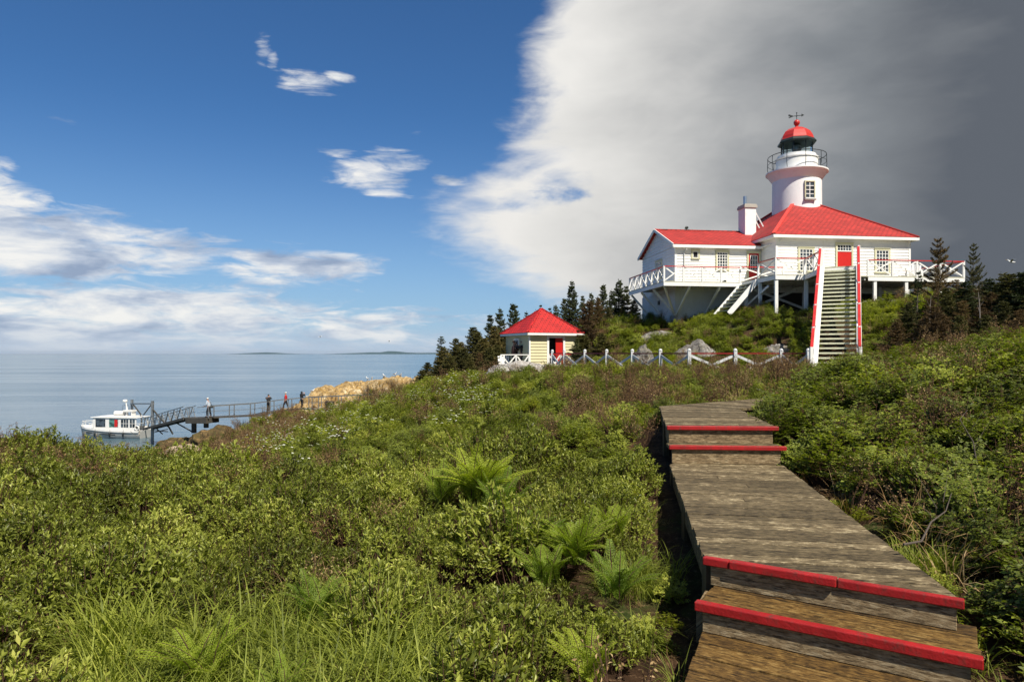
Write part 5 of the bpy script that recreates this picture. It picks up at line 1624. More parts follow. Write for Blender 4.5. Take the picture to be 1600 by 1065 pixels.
def leaf_mat(name, stops, tip=None, gloss=.45, trans=.35, inst=True, spec=.35):
    """foliage: leaf tone from a ramp over (patch tint + leaf random); partly translucent"""
    m = bpy.data.materials.new(name); m.use_nodes = True
    t = NT(m.node_tree); b = m.node_tree.nodes['Principled BSDF']; out = m.node_tree.nodes['Material Output']
    r = t.add('ShaderNodeAttribute'); r.attribute_name = 'rnd'
    if inst:
        ti = t.add('ShaderNodeAttribute'); ti.attribute_type = 'INSTANCER'; ti.attribute_name = 'tint'
        tv = ti.outputs['Fac']
    else:
        tv = t.add('ShaderNodeObjectInfo').outputs['Random']
    x = t.m('ADD', t.m('MULTIPLY', tv, .62), t.m('MULTIPLY', r.outputs['Fac'], .38))
    c = t.ramp(x, stops)
    t.put(b.inputs['Base Color'], c)
    b.inputs['Roughness'].default_value = gloss
    b.inputs['Specular IOR Level'].default_value = spec
    tr = t.add('ShaderNodeBsdfTranslucent')
    t.put(tr.inputs[0], t.mix(1.0, c, (1.3, 1.42, .45), 'MULTIPLY'))
    mx = t.add('ShaderNodeMixShader'); mx.inputs[0].default_value = trans
    t.l.new(b.outputs[0], mx.inputs[1]); t.l.new(tr.outputs[0], mx.inputs[2]); t.l.new(mx.outputs[0], out.inputs[0])
    return m
G1 = [(0, (.022, .040, .010)), (.35, (.045, .075, .015)), (.65, (.085, .125, .024)), (.85, (.15, .19, .035)), (1, (.24, .27, .055))]
M_heath = leaf_mat('leathery_leaves', [(0, (.056, .064, .012)), (.3, (.136, .158, .025)), (.55, (.260, .290, .048)), (.78, (.42, .44, .088)), (1, (.57, .55, .15))], gloss=.42)
M_leafy = leaf_mat('rose_leaves', [(0, (.052, .066, .010)), (.33, (.122, .152, .019)), (.6, (.228, .265, .031)), (.8, (.37, .385, .052)), (1, (.53, .49, .09))], gloss=.55)
M_grass = leaf_mat('long_grass', [(0, (.065, .085, .012)), (.35, (.145, .175, .022)), (.62, (.26, .295, .038)), (.82, (.40, .42, .07)), (1, (.58, .52, .16))], gloss=.6, trans=.4)
M_fern = leaf_mat('fern_leaflets', [(0, (.10, .17, .018)), (.5, (.17, .25, .025)), (.8, (.32, .38, .035)), (1, (.50, .50, .06))], gloss=.5, trans=.45, inst=False)
M_dry = leaf_mat('dry_rusty_leaves', [(0, (.08, .042, .020)), (.35, (.20, .115, .052)), (.65, (.36, .24, .115)), (1, (.55, .42, .23))], gloss=.8, trans=.2, spec=.1)
M_twig = paint('brown_twigs', (.085, .048, .032), .85, .35, 12, 0, spec=.1)
M_twigd = paint('grey_brown_twigs', (.16, .12, .095), .85, .35, 12, 0, spec=.1)
M_flower = leaf_mat('white_petals', [(0, (.55, .56, .48)), (1, (.82, .82, .76))], gloss=.6, trans=.2)

def rnd_dir(n, up=0.0):
    v = rng.normal(size=(n, 3)); v[:, 2] = np.abs(v[:, 2]) + up
    return unit(v)
def proto(name, L, mats):
    return bpy.data.objects.new(name, L.mesh(name, mats))   # not linked: only a source for the ground cover

def p_heath(seed, Rr=.26, Hh=.40, N=85, ll=.034):
    """compact evergreen shrub: upright rosettes of small elliptical leaves on a domed crown"""
    L = Leaf()
    th = rng.uniform(0, 2 * np.pi, N); rr = Rr * np.sqrt(rng.random(N)); 
    top = np.stack([rr * np.cos(th), rr * np.sin(th), Hh * (1 - .55 * (rr / Rr) ** 2) * rng.uniform(.62, 1.06, N)], 1)
    base = np.stack([rr * .25 * np.cos(th), rr * .25 * np.sin(th), np.zeros(N)], 1)
    mid = (base + top) / 2 + rng.normal(0, .02, (N, 3))
    L.sticks(base[::2], mid[::2], .004, .003); L.sticks(mid, top, .003, .0016)
    ax = unit(np.stack([top[:, 0] * 1.3, top[:, 1] * 1.3, np.full(N, .38)], 1) + rng.normal(0, .18, (N, 3)))
    K = 11
    P, D, NN, LL = [], [], [], []
    for k in range(K):
        f = k / (K - 1)
        a = k * 2.4 + rng.uniform(0, 6.28, N)
        s_ = unit(np.cross(ax, np.array([.2, .9, .3]))); u_ = np.cross(ax, s_)
        side = s_ * np.cos(a)[:, None] + u_ * np.sin(a)[:, None]
        P.append(top - ax * (.085 * (1 - f))); D.append(unit(side * (1.05 - .55 * f) + ax * (.55 + .5 * f))); NN.append(ax - side * .2 + rng.normal(0, .15, (N, 3)))
        LL.append(ll * rng.uniform(.8, 1.2, N) * (1.0 - .25 * f))
    P, D, NN, LL = map(np.concatenate, (P, D, NN, LL))
    L.leaves(P, D, NN, LL, LL * .40)
    return proto('heath_shrub', L, [M_heath, M_twig])
def p_leafy(seed, Rr=.34, Hh=.62, N=60, ll=.042, mat=None, twig=None, dens=1.0, shape=.5):
    """loose shrub: arching twigs with alternate compound leaves"""
    L = Leaf()
    th = rng.uniform(0, 2 * np.pi, N); rr = Rr * rng.random(N) ** .6
    top = np.stack([rr * np.cos(th), rr * np.sin(th), Hh * (1 - shape * (rr / Rr) ** 2) * rng.uniform(.45, 1.08, N)], 1)
    base = top * np.array([.15, .15, 0])
    mid = base * .4 + top * .6 + np.stack([rng.normal(0, .03, N), rng.normal(0, .03, N), np.full(N, .05)], 1)
    L.sticks(base, mid, .005, .003); L.sticks(mid, top, .003, .0015)
    P, D, NN, LL = [], [], [], []
    K = int(6 * dens)
    for k in range(K):
        f = .35 + .65 * k / (K - 1)
        o = mid + (top - mid) * ((f - .35) / .65)
        a = rng.uniform(0, 6.28, N)
        st = unit(np.stack([np.cos(a), np.sin(a), rng.uniform(.0, .6, N)], 1))
        stem = .06 * rng.uniform(.7, 1.3, N)
        L.sticks(o, o + st * stem[:, None], .0012, .0008)
        sx = unit(np.cross(st, np.array([0, 0, 1.]))) ; un = np.cross(sx, st)
        for (g, w) in ((1.0, 0), (.72, 1), (.72, -1), (.42, 1), (.42, -1)):
            P.append(o + st * (stem * g)[:, None]); D.append(unit(st * (.45 if w else 1) + sx * w * .9 + rng.normal(0, .12, (N, 3)))); NN.append(un + rng.normal(0, .25, (N, 3))); LL.append(ll * rng.uniform(.7, 1.15, N))
    P, D, NN, LL = map(np.concatenate, (P, D, NN, LL))
    L.leaves(P, D, NN, LL, LL * .58, fold=.15)
    return proto('leafy_shrub', L, [mat or M_leafy, twig or M_twig])
def p_grass(seed, N=46, Lb=.62, W=.0075, spread=.09, bend=1.0, mat=None):
    L = Leaf()
    th = rng.uniform(0, 2 * np.pi, N); r = spread * np.sqrt(rng.random(N))
    P = np.stack([r * np.cos(th), r * np.sin(th), np.zeros(N)], 1)
    h = th + rng.normal(0, .7, N)
    out = np.stack([np.cos(h), np.sin(h), np.zeros(N)], 1)
    D0 = out * rng.uniform(.05, .35, N)[:, None] + np.array([0, 0, 1.])
    D1 = out * (bend * rng.uniform(.4, 1.3, N))[:, None] + np.array([0, 0, 1.]) * rng.uniform(-.75, .5, N)[:, None]
    L.ribbons(P, D0, D1, Lb * rng.uniform(.45, 1.1, N), W * rng.uniform(.6, 1.3, N), 6)
    return proto('grass_tuft', L, [mat or M_grass])
def p_twigs(seed, N=26, Hh=.55, Rr=.22, leafy=0):
    """bare reddish twigs, a few dry leaves"""
    L = Leaf()
    th = rng.uniform(0, 2 * np.pi, N)
    b = np.stack([.04 * np.cos(th), .04 * np.sin(th), np.zeros(N)], 1)
    t = np.stack([Rr * rng.random(N) * np.cos(th), Rr * rng.random(N) * np.sin(th), Hh * rng.uniform(.5, 1.1, N)], 1)
    m = (b + t) / 2 + rng.normal(0, .03, (N, 3))
    L.sticks(b, m, .004, .003); L.sticks(m, t, .003, .0015)
    for q in range(4):
        f = rng.uniform(.3, .95, (N, 1)); o = m + (t - m) * f
        e = o + unit(rng.normal(0, 1, (N, 3)) + [0, 0, .9]) * rng.uniform(.05, .14, (N, 1))
        L.sticks(o, e, .0018, .0008)
        for w in range(3):
            L.leaves(e - (e - o) * rng.uniform(0, .9, (N, 1)), rng.normal(0, 1, (N, 3)), rnd_dir(N), .022, .010)
    return proto('dry_twigs', L, [M_dry, M_twig])
def p_flower(seed, N=9):
    L = Leaf()
    th = rng.uniform(0, 6.28, N); r = .20 * np.sqrt(rng.random(N))
    c = np.stack([r * np.cos(th), r * np.sin(th), rng.uniform(.34, .46, N)], 1)
    L.sticks(c * [.9, .9, .2], c, .002, .0015)
    for k in range(6):
        a = k * 1.047 + rng.uniform(0, .3)
        d = np.tile([math.cos(a), math.sin(a), .12], (N, 1)) + rng.normal(0, .1, (N, 3))
        L.leaves(c, d, np.tile([0, 0, 1.], (N, 1)), .017, .013, slot=0)
    for k in range(3):
        L.leaves(c - [0, 0, .04], rng.normal(0, 1, (N, 3)) * [1, 1, .3], np.tile([0, 0, 1.], (N, 1)), .05, .03, slot=1)
    return proto('bunchberry', L, [M_flower, M_leafy])

def scatter(name, protos, X, Y, scl, tint, sink=.03, tilt=.12, label=None):
    """one ground-cover object: points on the ground, each carrying a plant"""
    n = len(X)
    if not n: return None
    Z = ground(X, Y) - sink
    me = bpy.data.meshes.new(name)
    me.vertices.add(n)
    me.vertices.foreach_set('co', np.stack([X, Y, Z], 1).astype(np.float32).ravel())
    def fa(nm, arr):
        a = me.attributes.new(nm, 'FLOAT', 'POINT'); a.data.foreach_set('value', np.asarray(arr, np.float32))
    fa('scl', scl); fa('tint', np.clip(tint, 0, 1))
    a = me.attributes.new('rot', 'FLOAT_VECTOR', 'POINT')
    rot = np.stack([rng.normal(0, tilt, n), rng.normal(0, tilt, n), rng.uniform(0, 6.28, n)], 1).astype(np.float32)
    a.data.foreach_set('vector', rot.ravel())
    a = me.attributes.new('pick', 'INT', 'POINT'); a.data.foreach_set('value', rng.integers(0, len(protos), n).astype(np.int32))
    o = bpy.data.objects.new(name, me); COL.objects.link(o)
    t = bpy.data.node_groups.new('plants_' + name, 'GeometryNodeTree')
    t.interface.new_socket(name='Geometry', in_out='INPUT', socket_type='NodeSocketGeometry')
    t.interface.new_socket(name='Geometry', in_out='OUTPUT', socket_type='NodeSocketGeometry')
    N_, L_ = t.nodes.new, t.links.new
    gi = N_('NodeGroupInput'); go = N_('NodeGroupOutput'); ip = N_('GeometryNodeInstanceOnPoints'); jn = N_('GeometryNodeJoinGeometry')
    for p in protos:
        oi = N_('GeometryNodeObjectInfo'); oi.inputs['Object'].default_value = p; oi.inputs['As Instance'].default_value = True
        L_(oi.outputs['Geometry'], jn.inputs[0])
    def na(nm, typ):
        q = N_('GeometryNodeInputNamedAttribute'); q.data_type = typ; q.inputs['Name'].default_value = nm
        return q.outputs[0]
    L_(gi.outputs[0], ip.inputs['Points']); L_(jn.outputs[0], ip.inputs['Instance'])
    ip.inputs['Pick Instance'].default_value = True
    L_(na('pick', 'INT'), ip.inputs['Instance Index'])
    L_(na('rot', 'FLOAT_VECTOR'), ip.inputs['Rotation']); L_(na('scl', 'FLOAT'), ip.inputs['Scale'])
    L_(ip.outputs[0], go.inputs[0])
    md = o.modifiers.new('plants', 'NODES'); md.node_group = t
    tag(o, label=label, kind='stuff')
    if label: o['category'] = 'plants'
    return o

# exclusion and zone masks -------------------------------------------------
def inpoly(X, Y, poly, grow=0.0):
    poly = np.asarray(poly, float)
    if grow:
        c = poly.mean(0); poly = c + (poly - c) * (1 + grow / np.linalg.norm(poly - c, axis=1, keepdims=True))
    ins = np.zeros(len(X), bool); j = len(poly) - 1
    for i in range(len(poly)):
        xi, yi = poly[i]; xj, yj = poly[j]
        c = ((yi > Y) != (yj > Y)) & (X < (xj - xi) * (Y - yi) / (yj - yi + 1e-12) + xi)
        ins ^= c; j = i
    return ins
def xy(v): return (v.x, v.y)
BWP = [[(-.6, 0.2), (1.0, -.1), (2.45, 3.3), (2.5, 3.7), (3.34, 8.3), (3.85, 11.2), (6.5, 13.3), (5.2, 14.2), (2.5, 11.9), (1.9, 8.5), (1.2, 4.5), (1.05, 4.1)]]
NOGO = [([xy(H(WA0, WB0 - .1, 0)), xy(H(A0, WB0 - .1, 0)), xy(H(A0, B0, 0)), xy(H(A1, B0, 0)), xy(H(A1, B1, 0)), xy(H(WA0, B1, 0))], .1),
        ([xy(U(-1.5, .1, 0)), xy(U(.9, -.8, 0)), xy(U(3.4, -.8, 0)), xy(U(S_, S_, 0)), xy(U(-1.5, 3.4, 0))], .1),
        ([xy(ST), xy(ST + TT * SWd), xy(SB + TT * SWd), xy(SB)], .35),
        ([xy(H(DL, DF, 0)), xy(H(DR, DF, 0)), xy(H(DR, B0, 0)), xy(H(DL, B0, 0))], -.05), ([xy(H(DL, DF - 1.5, 0)), xy(H(DL + 2.5, DF - 1.5, 0)), xy(H(DL + 2.5, DF, 0)), xy(H(DL, DF, 0))], -.1),
        ([(-1.4, 32.4), (2.4, 32.2), (3.4, 33.6), (-1.2, 34.5)], 0)]
BOULD = [(o.location.x, o.location.y, o.scale.x * max(abs(v.co.x) for v in o.data.vertices)) for o in bpy.data.objects if o.name.startswith('boulder')]
def free(X, Y, g=.12):
    m = np.ones(len(X), bool)
    for p in BWP: m &= ~inpoly(X, Y, p, g)
    for p, gg in NOGO: m &= ~inpoly(X, Y, p, gg)
    for bx_, by_, br in BOULD: m &= np.hypot(X - bx_, Y - by_) > br * .8
    m &= np.hypot(X, Y) > 1.5
    z = ground(X, Y)
    return m & (z > .5)
def sample(y0, y1, sp, xmin=-.86, xmax=.86, g=.12):
    """jittered grid inside the view wedge (and a margin)"""
    ys = np.arange(y0, y1, sp); out = []
    for y in ys:
        xs = np.arange(xmin * y - 1.0, xmax * y + 1.0, sp); out.append(np.stack([xs, np.full(len(xs), y)], 1))
    P = np.concatenate(out); P += rng.uniform(-.5, .5, P.shape) * sp
    X, Y = P[:, 0], P[:, 1]
    m = free(X, Y, g)
    return X[m], Y[m]
def bw_side(X, Y):
    """signed distance-like: >0 right of the boardwalk"""
    xc = np.interp(Y, [0, 4, 8.4, 11.5, 13.5, 16, 24], [.3, 1.8, 2.6, 3.2, 5.0, 7.5, 11])
    return X - xc
def bare(X, Y):
    """bare peat strips beside the boardwalk"""
    s = bw_side(X, Y)
    a = (s < -.45) & (s > -1.38 + .35 * snoise(X, Y, .4, 4)) & (Y < 5.5 + .5 * snoise(X, Y, .4, 2)) & (Y > 2.6)
    b = (s > .4) & (s < 1.18 + .2 * snoise(X, Y, .35, 3)) & (Y > 3.6) & (Y < 7.6)
    n = snoise(X, Y, .55, 9) + .5 * snoise(X, Y, .23, 5)
    c = (n > .84) & (Y < 14)
    return a | b | c
def col(X, Y): return 800 + FPX * X / Y      # photo column of a ground point, for zoning

heath = [p_heath(i, N=85, Rr=rng.uniform(.22, .30), Hh=rng.uniform(.40, .56), ll=rng.uniform(.038, .048)) for i in range(5)]
leafy = [p_leafy(i, Rr=rng.uniform(.28, .38), Hh=rng.uniform(.5, .7)) for i in range(5)]
low = [p_leafy(i, Rr=.30, Hh=.34, N=70, ll=.036, shape=.3) for i in range(3)]
grasst = [p_grass(i, N=40, W=.0085) for i in range(4)]
fine = [p_grass(i, N=90, Lb=.30, W=.0035, spread=.14, bend=.7) for i in range(2)]
meadow = [p_grass(i, N=60, Lb=.42, W=.008, spread=.22, bend=.8) for i in range(3)]
twigs = [p_twigs(i) for i in range(3)]
dryg = [p_grass(i, N=50, Lb=.5, W=.006, spread=.16, bend=.5, mat=M_dry) for i in range(2)]
flowr = [p_flower(i) for i in range(2)]
def keep(m, *a): return [x[m] for x in a]

def plant():
    # ---- near and middle distance, left of the boardwalk: dense evergreen heath
    for (y0, y1, sp, k) in ((1.6, 8.5, .275, 1.08), (8.5, 15, .31, 1.2), (15, 24, .42, 1.28)):
        X, Y = sample(y0, y1, sp)
        s = bw_side(X, Y)
        m = ~((Y > 3.2) & (Y < 12) & (s > -1.0) & (s < .88)); X, Y = X[m], Y[m]
        c = col(X, Y); s = bw_side(X, Y)
        n = snoise(X, Y, 1.6, 3)
        leafz = (Y > 9 + 2.5 * snoise(X, Y, 2.0, 6)) & (c > 380) | (Y > 15)
        gz_ = (Y < 4.5 + .4 * snoise(X, Y, .5, 1)) & (c > 60 + 60 * n) & (c < 690)
        m = (s < -.1) & ~bare(X, Y) & ~leafz & ~(gz_ & (rng.random(len(X)) < .90)) & (snoise(X, Y, .5, 8) > -.72)
        m &= ~((np.hypot(X + .36, Y - 6.9) < .55) | (np.hypot(X - .52, Y - 5.3) < .36) | (np.hypot(X - .2, Y - 5.3) < .2))
        m &= (np.hypot(X - .92, Y - 5.2) > .34)
        x, y = X[m], Y[m]
        scatter('heath_shrubs', heath, x, y, k * rng.uniform(.70, 1.15, len(x)) * (1.02 + .30 * snoise(x, y, .55, 2)), .45 + .30 * snoise(x, y, .7, 5) + rng.normal(0, .20, len(x)), tilt=.2)
        # leafy mixed growth in the middle distance and right of the boardwalk
        m = (((s >= -.1) & (y0 < 9)) | ((s > -.1) & (Y >= 8)) | leafz) & ~bare(X, Y) & (snoise(X, Y, .8, 8) > -.8)
        m &= (rng.random(len(X)) < .8) & (np.hypot(X - 2.9, Y - 4.85) > .34)
        x, y = X[m], Y[m]; sr = bw_side(x, y)
        big = -.12 + np.clip(sr * .35, 0, .42) * (x > 0) * np.clip((21 - y) / 8, -.2, 1)
        scatter('leafy_shrubs', leafy + low, x, y, k * rng.uniform(.62, 1.0, len(x)) * (.78 + big), .45 + .28 * snoise(x, y, 1.0, 7) + rng.normal(0, .2, len(x)) - .18 * (sr > .5), tilt=.24)
        # dry twigs mixed in, denser in patches
        p = .03 + .16 * (snoise(X, Y, 1.3, 11) > .45) + .30 * ((c < 430) & (Y > 8)) + .45 * ((c > 860) & (Y > 13) & (c < 1260)) + .34 * (s > .3)
        p = np.where((Y < 8) & (Y > 4.4) & (s < 0) & (c > 640), .0, p)
        m = (rng.random(len(X)) < p * .85) & (s < 30) & ~gz_
        x, y = X[m], Y[m]
        scatter('dry_twigs', twigs + dryg, x, y, k * rng.uniform(.7, 1.15, len(x)), rng.uniform(.1, .9, len(x)), tilt=.3)
    # ---- long grass in the left foreground
    X, Y = sample(2.0, 5.4, .10)
    c = col(X, Y); n = snoise(X, Y, .5, 1)
    m = (Y < 4.35 + .45 * n) & (c > 80 + 70 * n) & (c < 700 + 20 * n) & (rng.random(len(X)) < np.clip(1.25 - (Y - 3.3) * .5, .25, 1))
    x, y = X[m], Y[m]
    scatter('long_grass', grasst * 4 + dryg[:1], x, y, rng.uniform(.70, 1.15, len(x)), .50 + .2 * snoise(x, y, .7, 3) + rng.normal(0, .16, len(x)) + .1 * (y < 3.4), tilt=.12)
    # scattered tufts elsewhere
    X, Y = sample(3.5, 14, .34); s = bw_side(X, Y)
    m = rng.random(len(X)) < .16 + .2 * ((s > .3) & (s < 1.3))
    x, y = X[m], Y[m]
    scatter('grass_tufts', grasst, x, y, rng.uniform(.4, .85, len(x)), rng.uniform(.2, .7, len(x)), tilt=.15)
    # fine grass cushions
    fx = np.array([.92, .90, 2.90, 2.86, -.1]); fy = np.array([5.35, 5.32, 5.0, 5.05, 5.75])
    fx = np.concatenate([fx + rng.normal(0, .08, 5) for _ in range(4)]); fy = np.concatenate([fy + rng.normal(0, .08, 5) for _ in range(4)])
    scatter('fine_grass', fine, fx, fy, rng.uniform(1.2, 1.5, len(fx)), np.full(len(fx), .5))
    # ---- litter and small plants on the bare peat
    X, Y = sample(2.6, 9, .13); m = bare(X, Y) & (rng.random(len(X)) < .6); x, y = X[m], Y[m]
    scatter('peat_litter', twigs + dryg, x, y, rng.uniform(.18, .40, len(x)), rng.uniform(.3, 1, len(x)), tilt=.9)
    X, Y = sample(2.6, 9, .2); m = bare(X, Y) & (rng.random(len(X)) < .30); x, y = X[m], Y[m]
    scatter('seedlings', leafy, x, y, rng.uniform(.25, .45, len(x)), rng.uniform(.4, .9, len(x)), tilt=.3)
    # ---- farther ground: bank below the lighthouse, seaward slope
    for (y0, y1, sp, k) in ((24, 40, .46, 1.25), (40, 74, .85, 1.7)):
        X, Y = sample(y0, y1, sp)
        c = col(X, Y)
        m = rng.random(len(X)) < (.75 if y0 < 30 else .55)
        x, y = X[m], Y[m]; cc = col(x, y)
        scatter('far_shrubs', leafy + low, x, y, k * rng.uniform(.45, .95, len(x)), .50 + .2 * snoise(x, y, 3, 4) + rng.normal(0, .12, len(x)) + .08 * (cc > 900), tilt=.2)
        m = rng.random(len(X)) < (.75 + .2 * (c > 950)) 
        x, y = X[m], Y[m]
        scatter('meadow_grass', meadow, x, y, k * rng.uniform(.7, 1.2, len(x)), .35 + .25 * snoise(x, y, 2, 6) + rng.normal(0, .12, len(x)), tilt=.2)
        p = .10 + .65 * ((c < 480)) + .2 * (snoise(x=X, y=Y, s=2.2, seed=3) > .4)
        m = rng.random(len(X)) < p; x, y = X[m], Y[m]
        scatter('dry_grass', dryg + twigs, x, y, k * rng.uniform(.8, 1.4, len(x)), rng.uniform(.3, 1, len(x)), tilt=.25)
    # meadow grass between near shrubs on the middle ground
    X, Y = sample(12, 24, .42); m = rng.random(len(X)) < .55; x, y = X[m], Y[m]
    scatter('meadow_grass', meadow, x, y, rng.uniform(.7, 1.1, len(x)), .3 + .25 * snoise(x, y, 2, 6) + rng.normal(0, .15, len(x)), tilt=.2)
    # white flowers
    X, Y = sample(5.5, 34, .36); c = col(X, Y)
    py = 552 - (ground(X, Y) + .4 - EYE) / Y * FPX
    f = np.zeros(len(X))
    for (a, b, r, w) in [(725, 628, 34, .9), (625, 592, 45, .45), (600, 620, 60, .35), (440, 690, 60, .45), (700, 640, 80, .2), (875, 708, 26, .5), (930, 742, 35, .5), (520, 670, 90, .18), (560, 640, 60, .25), (910, 790, 22, .3)]:
        f = np.maximum(f, w * np.exp(-(((c - a) / r) ** 2 + ((py - b) / (r * .55)) ** 2)))
    m = rng.random(len(X)) < f * .30
    scatter('white_flowers', flowr, X[m], Y[m], rng.uniform(.9, 1.4, m.sum()) * (1 + .02 * Y[m]), rng.uniform(.3, .9, m.sum()), sink=-.02)
plant()

# ------------------------------------------------------------------ ferns (each one a thing)
def fern_mesh(nf, Lf, seed, spread=1.0, wide=.24):
    L = Leaf(); r = random.Random(seed)
    for q in range(nf):
        az_ = 6.283 * q / nf + r.uniform(-.4, .4); lean = r.uniform(.2, .85) * spread; Lk = Lf * r.uniform(.75, 1.1)
        out = np.array([math.cos(az_), math.sin(az_), 0]); K = 22
        pts = []; cur = np.array([r.uniform(-.09, .09), r.uniform(-.09, .09), 0.]) * (nf > 8)
        for k in range(K + 1):
            t = k / K
            d = out * (lean * (.35 + 1.2 * t)) + np.array([0, 0, 1.0 - 1.05 * t * lean]); d = d / np.linalg.norm(d)
            pts.append(cur.copy()); cur = cur + d * Lk / K
        pts = np.array(pts)
        L.sticks(pts[:-1], pts[1:], .0035, .003, slot=1)
        S = np.cross(out, [0, 0, 1.])
        for k in range(3, K):
            t = k / K; tang = unit(pts[k + 1] - pts[k - 1]); U_ = np.cross(S, tang)
            w = Lf * wide * math.sin(min(1, (t - .08) * 1.9) * math.pi / 2) * (1 - t) ** .75 + .012
            for sg in (-1, 1):
                d = unit(S * sg + tang * .45 - U_ * .12)
                n = max(4, int(w / .014)); f = (np.arange(n) + .5) / n
                Pq = pts[k] + d * (f * w)[:, None]; sz = .028 * (1 - f * .6) * (Lf / .7) * (.6 + .6 * (1 - t)) + .004
                for g in (-1, 1):
                    dd = unit(np.tile(tang * g * 1.0 + d * .55, (n, 1)) + rng.normal(0, .08, (n, 3)))
                    L.leaves(Pq, dd, np.tile(U_, (n, 1)) + rng.normal(0, .25, (n, 3)), sz, sz * .62, rnd=r.random() * .3 + .35)
    return L
fern_m = [fern_mesh(30, .62, 1, 1.15).mesh('fern', [M_fern, M_twig]), fern_mesh(16, .46, 2, 1.1).mesh('fern', [M_fern, M_twig]), fern_mesh(6, .42, 3, .7).mesh('fern', [M_fern, M_twig])]
for (x, y, k, s_, lab) in [(-.33, 7.0, 0, 1.15, 'largest fern, a broad dark green clump among the heath shrubs left of the boardwalk'),
                           (-.12, 6.6, 1, 1.05, 'fern clump at the front right foot of the largest fern'),
                           (.50, 5.35, 0, .78, 'upright fern clump with pale tips, halfway between the largest fern and the boardwalk'),
                           (.70, 4.75, 1, .85, 'bright yellow-green fern beside the fine grass cushion near the boardwalk'),
                           (.42, 3.62, 1, .70, 'yellow-green fern low beside the left edge of the near boardwalk steps'),
                           (-1.26, 4.35, 1, .72, 'fern frond rising at the upper edge of the long grass'),
                           (-1.62, 3.62, 1, .80, 'bright yellow fern standing in the long grass at lower left'),
                           (-1.15, 3.35, 1, .62, 'small yellow-green fern in the middle of the long grass'),
                           (.88, 5.9, 1, .85, 'feathery fern behind the round cushion of fine grass'),
                           (.10, 5.55, 1, .95, 'fern between the largest fern and the upright one, leaning left'),
                           (.25, 4.9, 1, .8, 'low fern at the near foot of the upright fern clump'),
                           (-.75, 7.1, 1, 1.0, 'fern at the left shoulder of the largest fern'),
                           (4.05, 5.2, 1, .7, 'small fern in the undergrowth right of the boardwalk')]:
    z = gz(x, y)
    o = bpy.data.objects.new('fern', fern_m[k]); COL.objects.link(o)
    o.location = (x, y, z + .20); o.scale = (s_,) * 3; o.rotation_euler = (0, 0, random.uniform(0, 6))
    tag(o, lab, 'fern', 'ferns in the heath')

